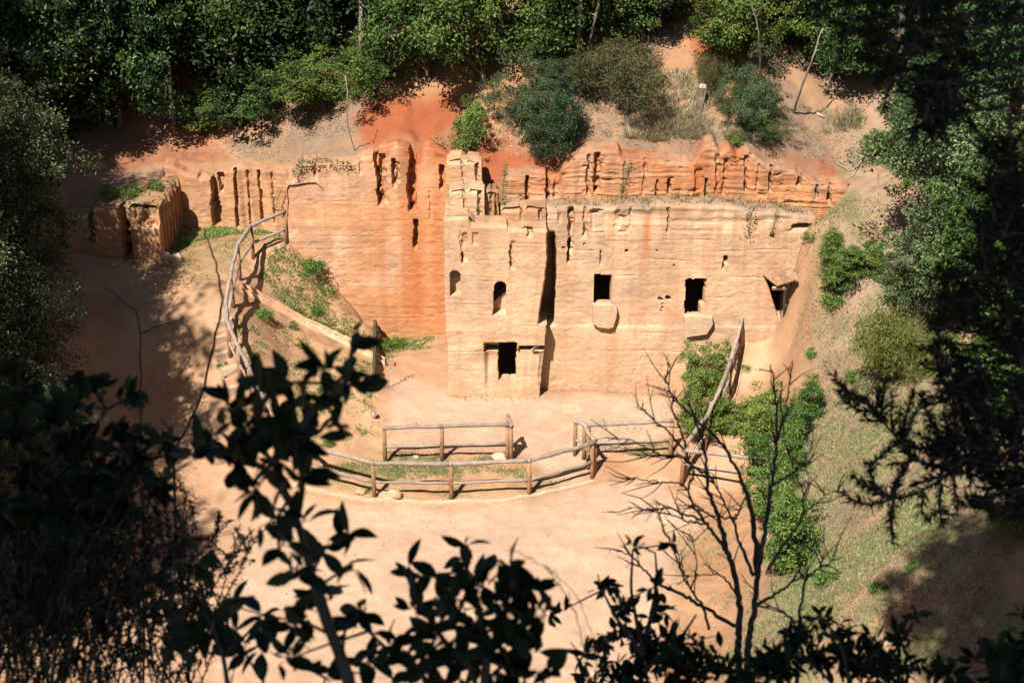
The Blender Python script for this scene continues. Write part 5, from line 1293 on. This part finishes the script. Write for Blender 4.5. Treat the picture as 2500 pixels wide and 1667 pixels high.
# small weed clumps one can tell apart
for i, (u, v, wpx, lab) in enumerate((
    (757, 668, 60, 'leafy green clump against the orange wall foot on the bank'), (640, 778, 42, 'green tuft just under the drain channel on the bank'), (770, 762, 30, 'small green tuft above the middle of the drain channel'),
    (790, 960, 32, 'small green tuft low on the bank behind the dark leaves'), (715, 800, 26, 'tiny tuft below the middle of the drain channel'), (545, 895, 24, 'tiny tuft close to the lit steps'), (385, 505, 36, 'spiky green plant on top of the rock bench, its right one'),
    (328, 492, 44, 'flat green rosette in the middle of the rock bench top'), (272, 525, 40, 'green tuft at the front edge of the rock bench'), (2035, 740, 52, 'bright weed directly under the double bush'), (2135, 612, 44, 'bright weed right of the double bush'),
    (2090, 930, 46, 'pale green weed in the middle of the right hillside'), (2075, 975, 36, 'small weed just below the pale green one on the hillside'), (1983, 868, 30, 'weed at the top of the eroded cut by the ramp'), (2230, 1385, 32, 'lone small weed lower on the right hillside'), (2145, 1445, 44, 'dark green weed clump low on the right hillside'),
    (2020, 1425, 60, 'wide weed patch left of the dark clump on the low hillside'), (1855, 790, 56, 'green weeds at the foot of the plank shelter'), (1822, 790, 40, 'green weeds at the head of the ramp beside the fence end'), (1530, 935, 22, 'small weed at the pale wall foot, left of the bushes'),
    (1580, 925, 18, 'tiny weed at the pale wall foot nearer the bushes'), (1640, 945, 26, 'weed on the rubble at the right end of the pale wall foot'), (1770, 812, 40, 'weeds between slab and end on fence on the pale wall'), (1760, 840, 30, 'weed just under those beside the wide slab'),
    (935, 850, 40, 'green weeds at the cut end of the bank'), (965, 845, 40, 'green weeds at the orange wall foot in the court corner'), (1975, 585, 36, 'dark weed on the slope at the right end of the pale wall'), (2220, 450, 30, 'weed on the rust slope left of the grey tree'), (800, 1085, 26, 'weed behind the bowed fence, at its left'),
    (905, 1200, 24, 'weed in front of the flat sandy stone'), (1820, 905, 26, 'weed in the middle of the ramp edge'), (2085, 300, 30, 'weed tuft on the bare slope left of the round bush'))):
    pl('weed', 'weed_clump', 'weed', lab, u, v, wpx, wpx * .62, group='small weeds on the bank and slopes')
# ivy strands on the rock
def ivy(label, px, Y, n, rad, leaf=.05, cols=G_BRIGHT, name='ivy'):
    g = np.random.default_rng(int(px[0][0])); P = np.array([at_y(u, v, Y) for u, v in px]); t = np.linspace(0, len(P) - 1, 30)
    L_ = np.stack([np.interp(t, np.arange(len(P)), P[:, k]) for k in range(3)], 1)
    o = thing(name, label, 'climbing plant', P[0]); mb = MB(); mb.tube(L_ - P[0], .008, 5); mb.build('stem', M['bark'], o)
    q = L_[g.integers(0, 30, n)] + g.normal(0, 1, (n, 3)) * (rad, .04, rad) + (0, -.05, 0)
    s_ = leaf * g.uniform(.5, 1.3, n)
    V, T_, C = leaf_arrays(q - P[0], unit(n, g) + (0, -.8, .5), unit(n, g) + (0, 0, -.6), s_, s_ * .75, np.array(cols)[g.integers(0, len(cols), n)] * g.uniform(.7, 1.2, (n, 1)))
    add('foliage', mesh_np('foliage', V, tris=T_, col=C), M['leaf'], o)
ivy('long green ivy strand hanging down the rust notch by the mossy block', [(1236, 400), (1230, 440), (1228, 490), (1229, 535)], 39.0, 260, .05)
ivy('ivy creeping along the top of the smooth orange wall at its left', [(715, 425), (735, 395), (790, 388), (860, 400)], YL - .05, 300, .06, .06, [(.09, .13, .03), (.14, .18, .05), (.16, .13, .07)])
ivy('thin ivy hanging from the fluted band above the left square doorway', [(1540, 395), (1525, 430), (1515, 470)], YB - .1, 90, .05)
ivy('small ivy tuft on the red scar beside the bright green bush', [(1080, 330), (1070, 345)], 42.9, 60, .10, .06)
ivy('dry brown creeper hanging over the pale wall top at the right', [(1835, 500), (1830, 540), (1826, 570)], YR - .08, 150, .10, .05, [(.2, .17, .10), (.28, .24, .15), (.12, .15, .06)])
ivy('second dry creeper right of the first on the pale wall', [(1898, 505), (1890, 540), (1882, 575)], YR - .08, 70, .05, .045, [(.2, .17, .10), (.28, .24, .15), (.14, .16, .06)])
ivy('vine on the ridged rock face right beside the smooth orange wall', [(690, 455), (680, 480), (672, 510)], YC - .1, 60, .06)
ivy('dark ivy covering the cut end of the bank', [(918, 785), (916, 840), (913, 900), (911, 955)], hit(912, 960)[1] + .3, 200, .06, .05, [(.04, .07, .02), (.08, .13, .03)])

# ================================================================== foreground: the wood's edge round the viewpoint
def fleaf(mb, base, d, nrm, ln, wd, col, curl=.2):
    """one broad leaf: pointed oval of 2 x 5 quads, folded and curled"""
    d = d / np.linalg.norm(d); s = np.cross(nrm, d); s /= np.linalg.norm(s) + 1e-9; n_ = np.cross(d, s)
    V = []
    for t, k in ((0, .06), (.16, .62), (.38, 1.0), (.62, .92), (.84, .5), (1, .03)):
        c = base + d * ln * t - n_ * ln * curl * t * t
        V += [c + s * wd * .5 * k + n_ * wd * .16 * k, c, c - s * wd * .5 * k + n_ * wd * .16 * k]
    F = [[3 * i + j, 3 * i + j + 1, 3 * i + 4 + j, 3 * i + 3 + j] for i in range(5) for j in (0, 1)]
    mb.raw(V, F, col)
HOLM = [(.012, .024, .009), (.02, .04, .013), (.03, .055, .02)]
def root_down(p, q=None):
    """continue a stem below the frame to the hillside it grows from"""
    g_ = p + (p - q if q is not None else np.array([0, 0, -1.0])) * .5
    x, y = p[0] + .15 * np.sign(p[0]), max(p[1] - .25, .6)
    return np.array([x, y, gz1(x, y) - .05])
def leafy(name, label, cat, stems, clusters, d, leaf, seed, cols=HOLM, mat='shadeleaf', aspect=.52, r0=.012, dj=.12, root=True, mul=1.0):
    """stems: photo-pixel polylines at depth d, first point lowest; clusters: (u, v, radius px, number of leaves)"""
    g = np.random.default_rng(seed); px = d / FPX
    S = []; wood = MB()
    allp = []
    for k, st in enumerate(stems):
        dd = d + g.normal(0, dj * .5)
        P = np.array([at_d(u, v, dd + g.normal(0, .02)) for u, v in st])
        if root and st[0][1] > 1640: P = np.vstack([root_down(P[0]), P])
        t = np.linspace(0, len(P) - 1, 5 * len(P)); Q = np.stack([np.interp(t, np.arange(len(P)), P[:, i]) for i in range(3)], 1)
        for _ in range(2): Q[1:-1] = (Q[:-2] + 2 * Q[1:-1] + Q[2:]) / 4
        wood.tube(Q, np.linspace(r0 * (1 if k == 0 else .6), r0 * .25, len(Q)), 7, wob=.1)
        allp.append(Q[len(Q) // 4:])
    A = np.concatenate(allp)
    mb = MB()
    for u, v, rp, n in clusters:
        c = at_d(u, v, d + g.normal(0, dj)); near = A[np.argmin(np.linalg.norm((A - c) * (1, .6, 1), axis=1))]
        ax = c - near
        mid = (near + c) / 2 + g.normal(0, 1, 3) * rp * px * .15
        wood.tube([near, mid, c], [r0 * .28, r0 * .22, r0 * .12], 5, cap=False)
        for i in range(int(n * mul + .5)):
            t = g.random(); b0 = (mid * (1 - t) + c * t) if g.random() < .35 else c
            b = b0 + unit(1, g)[0] * rp * px * .45 * g.random()
            dr = unit(1, g)[0] + 0.5 * (b - c) / (np.linalg.norm(b - c) + 1e-6)
            e = b - dr / np.linalg.norm(dr) * leaf * .12
            nr = unit(1, g)[0] + (0, -.3, .8)
            ln = leaf * g.uniform(.65, 1.2)
            fleaf(mb, b, dr, nr, ln, ln * aspect * g.uniform(.8, 1.15), np.array(cols[g.integers(len(cols))]) * g.uniform(.8, 1.2), g.uniform(-.1, .35))
            wood.tube([b0, b], r0 * .07, 4, cap=False)
    p0 = A[0]
    o = thing(name, label, cat, p0)
    for m_, nm, mm in ((wood, 'stem', 'bark'), (mb, 'foliage', mat)):
        m_.v = [x - p0 for x in m_.v]; m_.build(nm, M[mm], o, smooth=True)
    return o
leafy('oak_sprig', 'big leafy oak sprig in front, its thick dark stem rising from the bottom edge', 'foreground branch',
    [[(862, 1690), (835, 1610), (790, 1500), (760, 1400), (735, 1300), (705, 1220), (665, 1130), (620, 1060)], [(705, 1220), (660, 1150), (580, 1110), (500, 1090)], [(665, 1130), (730, 1050), (790, 960), (860, 900)], [(620, 1060), (640, 980), (700, 930)]],
    [(875, 808, 14, 2), (790, 900, 48, 8), (700, 930, 48, 8), (862, 935, 60, 9), (830, 985, 50, 6), (640, 950, 62, 9), (735, 985, 70, 11), (560, 985, 60, 8), (690, 1050, 85, 15), (600, 1055, 85, 14), (510, 1080, 62, 10), (470, 1110, 46, 7), (760, 1080, 60, 8), (580, 1130, 75, 11), (665, 1130, 75, 12), (845, 1060, 40, 3), (625, 1200, 55, 6), (650, 1280, 60, 5),
     (735, 1170, 52, 6), (745, 1270, 50, 5), (690, 1330, 50, 5), (800, 1330, 44, 4), (850, 1300, 40, 4), (720, 1400, 60, 6), (860, 1390, 55, 5), (790, 1450, 85, 10), (720, 1500, 70, 8), (880, 1490, 55, 6)],
    2.15, .045, 1, r0=.0115, aspect=.46, mul=1.45)
leafy('oak_shrub', 'dark broad leaved shrub at the bottom centre of the photo', 'foreground shrub',
    [[(1180, 1700), (1190, 1600), (1170, 1480), (1140, 1400), (1135, 1330)], [(1190, 1600), (1270, 1500), (1290, 1430), (1250, 1390)], [(1180, 1660), (1080, 1560), (1010, 1450), (985, 1380)], [(1150, 1690), (960, 1600), (900, 1540)]],
    [(1140, 1330, 20, 3), (1130, 1375, 40, 5), (1065, 1400, 40, 3), (1000, 1385, 34, 3), (1245, 1385, 34, 5), (1290, 1440, 45, 5), (1180, 1430, 80, 12), (1100, 1460, 75, 11), (1235, 1480, 85, 14), (1160, 1520, 85, 14), (1270, 1530, 80, 12), (1010, 1480, 60, 7), (1060, 1560, 80, 10), (1200, 1590, 95, 16), (1290, 1590, 75, 10), (1330, 1500, 50, 4), (1130, 1620, 90, 14), (970, 1570, 70, 8), (1020, 1640, 90, 12), (900, 1620, 70, 8), (1240, 1650, 90, 14), (1330, 1640, 60, 8), (800, 1640, 70, 7), (700, 1610, 70, 8)],
    2.3, .044, 2, r0=.010, aspect=.45, mul=1.7)
leafy('shrub', 'small leaved dark shrub between the broad leaved one and the bare shrub', 'foreground shrub',
    [[(1560, 1720), (1570, 1600), (1590, 1500), (1605, 1420), (1600, 1350)], [(1570, 1600), (1500, 1500), (1470, 1440)], [(1570, 1600), (1540, 1440), (1545, 1340)], [(1570, 1640), (1660, 1560), (1700, 1500)]],
    [(1545, 1330, 22, 5), (1640, 1325, 22, 5), (1470, 1430, 46, 18), (1600, 1430, 40, 10), (1615, 1490, 55, 16), (1510, 1490, 55, 18), (1570, 1550, 85, 36), (1640, 1560, 75, 30), (1480, 1570, 70, 22), (1550, 1630, 110, 50), (1660, 1640, 90, 44), (1420, 1600, 60, 14), (1730, 1600, 70, 24), (1440, 1660, 70, 18), (1350, 1500, 36, 8), (1500, 1640, 80, 40), (1600, 1600, 90, 44), (1700, 1650, 90, 44), (1780, 1640, 80, 36)],
    3.4, .036, 3, r0=.009, aspect=.42, mul=1.4)
leafy('shrub', 'dark bushy growth along the bottom edge, right of the bare shrub', 'foreground shrub',
    [[(2080, 1720), (2070, 1640), (2050, 1560), (2000, 1500)], [(2080, 1700), (2180, 1600), (2230, 1520)], [(2060, 1690), (1960, 1600), (1920, 1560)]],
    [(2000, 1510, 50, 16), (1940, 1560, 60, 24), (2060, 1540, 60, 24), (2130, 1570, 60, 22), (2230, 1500, 30, 8), (2200, 1560, 60, 22), (1990, 1610, 100, 60), (2100, 1620, 100, 60), (2200, 1640, 90, 50), (1900, 1640, 90, 46), (1830, 1660, 70, 30), (2290, 1640, 60, 24), (1960, 1540, 70, 30), (2050, 1600, 90, 50), (1900, 1600, 80, 40), (1850, 1620, 80, 40), (2150, 1630, 90, 50)],
    3.2, .034, 4, r0=.008, aspect=.34, mul=1.6)
leafy('shrub', 'dark leaves in the bottom right corner of the photo', 'foreground shrub',
    [[(2480, 1720), (2460, 1640), (2430, 1570)], [(2480, 1700), (2520, 1580), (2500, 1500)]],
    [(2420, 1560, 44, 8), (2480, 1580, 55, 14), (2490, 1500, 36, 6), (2440, 1640, 70, 20), (2510, 1640, 60, 18), (2380, 1610, 40, 7), (2330, 1650, 60, 14), (2440, 1600, 70, 18), (2500, 1560, 70, 18), (2480, 1660, 80, 20)],
    2.9, .042, 5, r0=.008, aspect=.5)
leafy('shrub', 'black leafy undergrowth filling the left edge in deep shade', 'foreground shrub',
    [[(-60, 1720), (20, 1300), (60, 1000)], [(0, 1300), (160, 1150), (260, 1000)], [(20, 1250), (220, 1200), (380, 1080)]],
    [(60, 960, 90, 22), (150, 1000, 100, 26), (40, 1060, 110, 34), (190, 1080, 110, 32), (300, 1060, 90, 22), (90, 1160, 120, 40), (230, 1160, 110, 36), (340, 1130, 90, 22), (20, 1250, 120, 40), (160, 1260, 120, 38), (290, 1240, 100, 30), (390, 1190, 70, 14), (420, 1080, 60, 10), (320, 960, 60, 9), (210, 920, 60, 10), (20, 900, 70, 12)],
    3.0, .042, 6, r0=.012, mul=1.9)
leafy('shrub', 'small leaved dark shrub growing through the heath in the lower left corner', 'foreground shrub',
    [[(120, 1720), (140, 1550), (190, 1420), (210, 1330)], [(130, 1650), (60, 1500), (40, 1400)], [(150, 1640), (280, 1500), (340, 1400)], [(140, 1690), (330, 1620), (420, 1560)]],
    [(60, 1330, 90, 60), (170, 1340, 90, 60), (280, 1340, 80, 46), (50, 1430, 90, 60), (180, 1440, 90, 46), (320, 1430, 80, 36), (120, 1520, 90, 40), (260, 1530, 80, 34), (380, 1500, 70, 26), (40, 1580, 90, 36), (180, 1610, 90, 30), (330, 1600, 80, 30), (430, 1580, 60, 18), (90, 1650, 90, 26), (260, 1650, 80, 22)],
    3.1, .026, 15, r0=.006, aspect=.42)
# needled heath on the left: many fine upright stems
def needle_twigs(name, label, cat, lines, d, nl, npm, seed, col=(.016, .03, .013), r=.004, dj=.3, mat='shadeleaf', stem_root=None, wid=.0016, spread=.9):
    """lines: photo-pixel polylines; needles of length nl, npm per metre, set round each twig"""
    g = np.random.default_rng(seed); wood = MB(); B, D_ = [], []
    for ln in lines:
        dd = d + g.normal(0, dj)
        P = np.array([at_d(u, v, dd) for u, v in ln])
        L0 = np.linalg.norm(np.diff(P, axis=0), axis=1).sum(); m = max(6, int(L0 / .03))
        t = np.linspace(0, len(P) - 1, m); Q = np.stack([np.interp(t, np.arange(len(P)), P[:, k]) for k in range(3)], 1)
        for _ in range(2): Q[1:-1] = (Q[:-2] + 2 * Q[1:-1] + Q[2:]) / 4
        wood.tube(Q, np.linspace(r, r * .35, m), 5, cap=False)
        k = int(L0 * npm); i = g.integers(0, m - 1, k); f = g.random((k, 1)); b = Q[i] * (1 - f) + Q[i + 1] * f
        ax = Q[np.minimum(i + 1, m - 1)] - Q[i]; ax /= np.linalg.norm(ax, axis=1)[:, None] + 1e-9
        B.append(b); D_.append(ax * .9 + unit(k, g) * spread)
    B, D_ = np.concatenate(B), np.concatenate(D_); n = len(B)
    V, T_, C = leaf_arrays(B, unit(n, g), D_, nl * g.uniform(.6, 1.2, n), wid, np.array(col) * g.uniform(.6, 1.4, (n, 1)), .3, .1)
    p0 = B[0].copy(); o = thing(name, label, cat, p0)
    wood.v = [x - p0 for x in wood.v]; wood.build('stem', M['bark'], o)
    add('foliage', mesh_np('foliage', V - p0, tris=T_, col=C), M[mat], o)
    return o
g_ = np.random.default_rng(17); lines = []
for i in range(170):
    u0 = g_.uniform(-60, 470); v0 = g_.uniform(1480, 1760); hgt = g_.uniform(180, 620) * (1.0 if u0 < 330 else .75)
    lean = g_.uniform(-.45, .6)
    um = u0 + lean * hgt * .5 + g_.normal(0, 20); ut = u0 + lean * hgt + g_.normal(0, 45)
    vt = max(v0 - hgt, 1080 + max(0, ut - 250) * .6)
    lines.append([(u0, v0), (um, (v0 + vt) / 2), (ut, vt)])
    for _ in range(3):
        t = g_.uniform(.35, 1); bu = u0 + (ut - u0) * t; bv = v0 + (vt - v0) * t; l = g_.uniform(40, 120); a = g_.uniform(-1.2, 1.2)
        lines.append([(bu, bv), (bu + l * sin(a) * .6, bv - l * .5), (bu + l * sin(a), bv - l * cos(a) * .6)])
for s_ in ([(330, 1250), (400, 1170), (445, 1175), (470, 1240), (480, 1300)], [(320, 1300), (410, 1230), (440, 1260), (452, 1330)], [(300, 1350), (400, 1290), (470, 1330)], [(350, 1190), (420, 1140), (455, 1200)]): lines.append(s_)
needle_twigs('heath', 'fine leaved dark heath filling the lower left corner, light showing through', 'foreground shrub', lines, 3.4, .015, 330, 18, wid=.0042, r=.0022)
# dark conifer on the right
PL = []
g_ = np.random.default_rng(23)
def bough(pts, nside, lo, hi, ang=(.5, 1.2)):
    PL.append(pts); P = np.array(pts, float)
    for _ in range(nside):
        t = g_.uniform(.1, 1) * (len(P) - 1); i = min(int(t), len(P) - 2); b = P[i] + (P[i + 1] - P[i]) * (t - i)
        dv = P[i + 1] - P[i]; a0 = math.atan2(dv[1], dv[0]) + g_.choice([-1, 1]) * g_.uniform(*ang); l = g_.uniform(lo, hi)
        c = b + np.array([cos(a0), sin(a0)]) * l * .5; e = c + np.array([cos(a0 * .8), sin(a0 * .8) - .3]) * l * .5
        PL.append([tuple(b), tuple(c), tuple(e)])
bough([(2560, 1000), (2450, 1070), (2350, 1130), (2260, 1200), (2180, 1225), (2130, 1180), (2120, 1130)], 14, 50, 130)
bough([(2400, 1120), (2290, 1150), (2220, 1120), (2190, 1060), (2140, 1020), (2110, 970)], 16, 40, 120)
bough([(2300, 1180), (2290, 1230), (2298, 1275)], 2, 30, 60)
bough([(2560, 1100), (2480, 1090), (2400, 1075), (2330, 1060), (2260, 1040)], 18, 60, 150)
for v0 in np.arange(380, 1240, 26):
    e = np.interp(v0, (380, 560, 660, 760, 900, 1000, 1100, 1240), (2470, 2440, 2400, 2290, 2300, 2330, 2340, 2440)) + g_.normal(0, 25)
    bough([(2580, v0 + 40), (2480, v0 + 10), (e, v0 - 25 + g_.normal(0, 20))], 7, 40, 110)
for v0 in np.arange(-40, 330, 34):
    e = np.interp(v0, (-40, 60, 130, 200, 270, 330), (2040, 2060, 2150, 2260, 2330, 2370)) + g_.normal(0, 50)
    bough([(2580, v0 - 60), (2350, v0 - 25), ((e + 2350) / 2, v0), (e, v0 + 20)], 9, 40, 120)
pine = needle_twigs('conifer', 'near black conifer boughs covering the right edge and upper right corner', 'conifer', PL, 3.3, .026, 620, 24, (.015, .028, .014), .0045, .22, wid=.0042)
p0 = np.array(pine.location); mb = MB()
tx = at_d(2790, 700, 3.45); mb.tube([np.array([tx[0] + .05, tx[1], gz1(tx[0], tx[1]) - .2]) - p0, np.array([tx[0], tx[1], 18.6]) - p0, np.array([tx[0] - .03, tx[1] + .02, 22.5]) - p0], [.13, .10, .05], 10, wob=.1)
mb.build('trunk', M['bark'], pine, smooth=True)
# bare shrub
def bare(name, label, polys, d, r0, seed, twig=14, tl=(30, 120), rt=.0025):
    g = np.random.default_rng(seed); mb = MB(); px = d / FPX
    P0 = None
    for k, (pts, ra, rb) in enumerate(polys):
        dd = d + g.normal(0, .10)
        P = np.array([at_d(u, v, d + (dd - d) * min(1, i / 2)) for i, (u, v) in enumerate(pts)])
        if pts[0][1] > 1640: P = np.vstack([root_down(P[0]), P])
        if P0 is None: P0 = P[0].copy()
        t = np.linspace(0, len(P) - 1, 6 * len(P)); Q = np.stack([np.interp(t, np.arange(len(P)), P[:, i]) for i in range(3)], 1)
        for _ in range(2): Q[1:-1] = (Q[:-2] + 2 * Q[1:-1] + Q[2:]) / 4
        Q[1:-1] += g.normal(0, px * 1.6, Q[1:-1].shape)
        mb.tube(Q - P0, np.linspace(ra, rb, len(Q)) * px * r0, 6, wob=.2)
        for _ in range(int(twig * len(pts) / 6)):
            i = g.integers(len(Q) // 3, len(Q) - 1); a = Q[i]; ax = Q[i + 1] - Q[i - 1]; ax /= np.linalg.norm(ax) + 1e-9
            l = g.uniform(*tl) * px; dr = ax * .9 + unit(1, g)[0] * (.7, .5, .7); dr /= np.linalg.norm(dr)
            q = a + dr * l * .5; e = q + (dr + unit(1, g)[0] * .4) * l * .5
            mb.tube([a - P0, q - P0, e - P0], [rt, rt * .7, rt * .35], 4, cap=False)
            if g.random() < .6:
                e2 = q + (dr + unit(1, g)[0] * .9) * l * .35; mb.tube([q - P0, e2 - P0], [rt * .6, rt * .3], 4, cap=False)
    o = thing(name, label, 'foreground shrub', P0)
    mb.build('branches', M['bark'], o, smooth=True); return o
W = lambda x, y: (1300 + x / 2.3507, 1000 + y / 2.3507)
bare('bare_shrub', 'leafless dark shrub with many upright branches in front of the right hillside', [
    ([(1805, 1700), (1803, 1600), W(1185, 1250), W(1190, 1100), W(1150, 900), W(1110, 800), W(1090, 690), W(1045, 570), W(1010, 470), W(1000, 370), W(985, 200), W(940, 90), (1690, 1000)], 13, 3),
    ([(1822, 1700), (1826, 1600), W(1240, 1300), W(1275, 1130), W(1290, 950), W(1330, 740), W(1350, 520), W(1380, 400), W(1400, 200), W(1430, 80), (1908, 930)], 14, 2.2),
    ([W(1400, 200), W(1405, 40), (1890, 930), (1882, 890)], 5, 2), ([W(1420, 110), W(1455, 20), (1935, 880)], 4, 2),
    ([W(1290, 950), W(1270, 640), W(1240, 510), W(1190, 380), W(1110, 220), W(1000, 110), (1640, 970), (1622, 915)], 9, 2),
    ([W(1270, 950), W(1200, 790), W(1150, 640), W(1090, 510), W(1040, 420), W(1000, 350)], 6, 1.6),
    ([W(1160, 620), W(1090, 620), W(1010, 600), W(950, 550), W(840, 550)], 4, 1.2), ([W(1150, 640), W(1200, 560), W(1235, 480)], 4, 2),
    ([W(1120, 820), W(1010, 670), W(980, 630), W(870, 600), W(780, 560), W(660, 575), W(550, 555)], 6, 1.2), ([W(1010, 650), W(900, 650), W(790, 595), W(640, 575)], 4, 1.2),
    ([W(980, 630), W(930, 560), W(890, 460), W(850, 420), W(700, 410), W(590, 395), W(500, 390)], 5, 1.2), ([W(890, 460), W(930, 360), W(880, 270), W(770, 270), W(600, 260)], 4, 1.2),
    ([W(1000, 370), W(900, 310), W(860, 260), W(740, 265), W(640, 210), W(555, 165), W(430, 172)], 5, 1.2), ([W(870, 230), W(760, 110), W(630, 0), (1556, 985)], 4, 1.2), ([W(880, 220), W(850, 110), W(800, 0), (1650, 950)], 4, 1.5),
    ([W(1160, 1240), W(980, 1130), W(870, 1070), W(730, 1000), W(640, 920), W(580, 840), W(460, 800)], 7, 1.5), ([W(1010, 1260), W(980, 1130), W(910, 1030), W(850, 920), W(800, 790), W(720, 620)], 5, 1.5),
    ([W(910, 1030), W(950, 900), W(920, 750), W(900, 680)], 3, 1), ([W(1170, 1060), W(1100, 960), W(1020, 940), W(880, 955)], 4, 1.3),
    ([W(1290, 1120), W(1420, 1040), W(1540, 960), (1990, 1395)], 6, 1.6), ([W(1350, 920), W(1440, 780), W(1550, 610), W(1555, 480), W(1500, 330), W(1460, 200)], 5, 1.2), ([W(1380, 430), W(1460, 390), W(1540, 320), W(1620, 200)], 4.5, 1.3),
    ([W(1550, 600), W(1620, 540), W(1680, 490), W(1760, 460)], 3, 1), ([W(1680, 490), W(1640, 430)], 2, 1)],
    4.6, .78, 31, 8)
bare('bare_shrub', 'smaller leafless shrub right of the tall bare one, forked at the top', [
    ([(1945, 1710), (1946, 1600), W(1510, 1400), W(1530, 1200), W(1560, 980), W(1650, 900), W(1690, 800)], 7, 1.5), ([W(1560, 980), W(1530, 900), W(1515, 790)], 4, 1.3), ([W(1510, 1220), W(1440, 1160), W(1330, 1110)], 4, 1.3), ([W(1650, 900), W(1700, 890), W(1740, 830)], 3, 1)],
    4.2, 1, 32, 10)
bare('sapling', 'thin crooked bare stem in front of the terrace path', [([(470, 1690), (430, 1300), (420, 1110), (490, 975), (520, 850), (545, 735), (528, 650), (510, 590), (497, 560)], 4.5, 1.6)], 4.0, 1, 33, 0)
bare('sapling', 'thin bare stem in the shaded path, forked near its top', [([(352, 1690), (350, 1300), (346, 1000), (342, 770), (300, 735), (255, 700)], 3.5, 1.4), ([(342, 815), (390, 795), (432, 783)], 2.5, 1.2)], 4.4, 1, 34, 0)
bare('sapling', 'leafless dark twig crossing the pale path at the lower left', [([(395, 1690), (410, 1560), (455, 1480), (492, 1425)], 5, 2.5), ([(660, 1690), (600, 1600), (560, 1530), (535, 1480), (510, 1420), (494, 1372)], 4, 1.6), ([(410, 1150), (445, 1105), (460, 1085)], 3.5, 2)], 2.8, 1, 35, 8, (20, 70), .0012)
bare('grass_plant', 'feathery dry grass stem at the bottom, pale against the sand', [([(1440, 1690), (1430, 1600), (1400, 1480), (1340, 1390), (1240, 1332)], 2, .7), ([(1460, 1690), (1450, 1560), (1410, 1450), (1330, 1380)], 1.6, .6)], 2.6, 1, 36, 16, (20, 60), .0006)
leafy('oak_sprig', 'small oak sprig at the lower left, beside the crossing twig', 'foreground branch', [[(560, 1700), (545, 1600), (520, 1530), (500, 1500)], [(545, 1600), (600, 1550), (640, 1500)]],
    [(560, 1480, 45, 7), (510, 1540, 60, 9), (600, 1580, 60, 8), (640, 1500, 40, 5), (470, 1580, 60, 8), (420, 1500, 45, 6), (480, 1370, 22, 4), (650, 1590, 45, 6)], 2.5, .052, 9, r0=.006)
# the crowns of the wood the photo is taken from: they shade everything near the viewpoint
proto('shade', 'tree', 41, 2.6, 1.7, 420, 60, .19, G_OAK, 'leaf', h0=3.4, trunk_r=.16, clr=.20, lobes=12, shell=.2)
for i, (x, y, w_, zt) in enumerate(((-2.6, -.6, 6.5, 25.5), (-6.0, 1.2, 6.0, 24.5), (1.0, -1.2, 6.0, 25.5), (-3.2, -4.2, 7.0, 28.0), (-4.6, 2.4, 4.2, 23.6), (1.6, .4, 4.0, 24.2), (-8.5, -2.0, 6.5, 26.5), (-.6, .4, 4.0, 24.6), (3.2, -3.0, 5, 26))):
    z = gz1(x, y) - .1
    o_ = plant('shade', 'tree', 'tree', 'oak whose crown shades the viewpoint from above and behind', (x, y, z), w_, zt - z)
    o_['group'] = 'oaks round the viewpoint'

# the wood goes on all round the hollow, outside the frame: tall oaks added to cut the fill light from the low sky
for i, (x, y, w_, zt) in enumerate(((-20, 24, 8, 24), (-21.5, 30, 8, 25), (-22, 37, 8, 26), (-21, 44, 8, 25), (-19, 17, 8, 24), (21, 22, 8, 26), (22, 29, 8, 27), (22.5, 36, 8, 27), (21, 43, 8, 26), (20, 15, 8, 26), (15, 8, 8, 27))):
    z = gz1(np.clip(x, -30, 30), y) - .1
    o_ = plant('shade', 'tree', 'tree', 'tall oak of the surrounding wood, out of the frame, added to cut the sky light', (x, y, z), w_, zt - z)
    o_['group'] = 'oaks closing in the hollow'
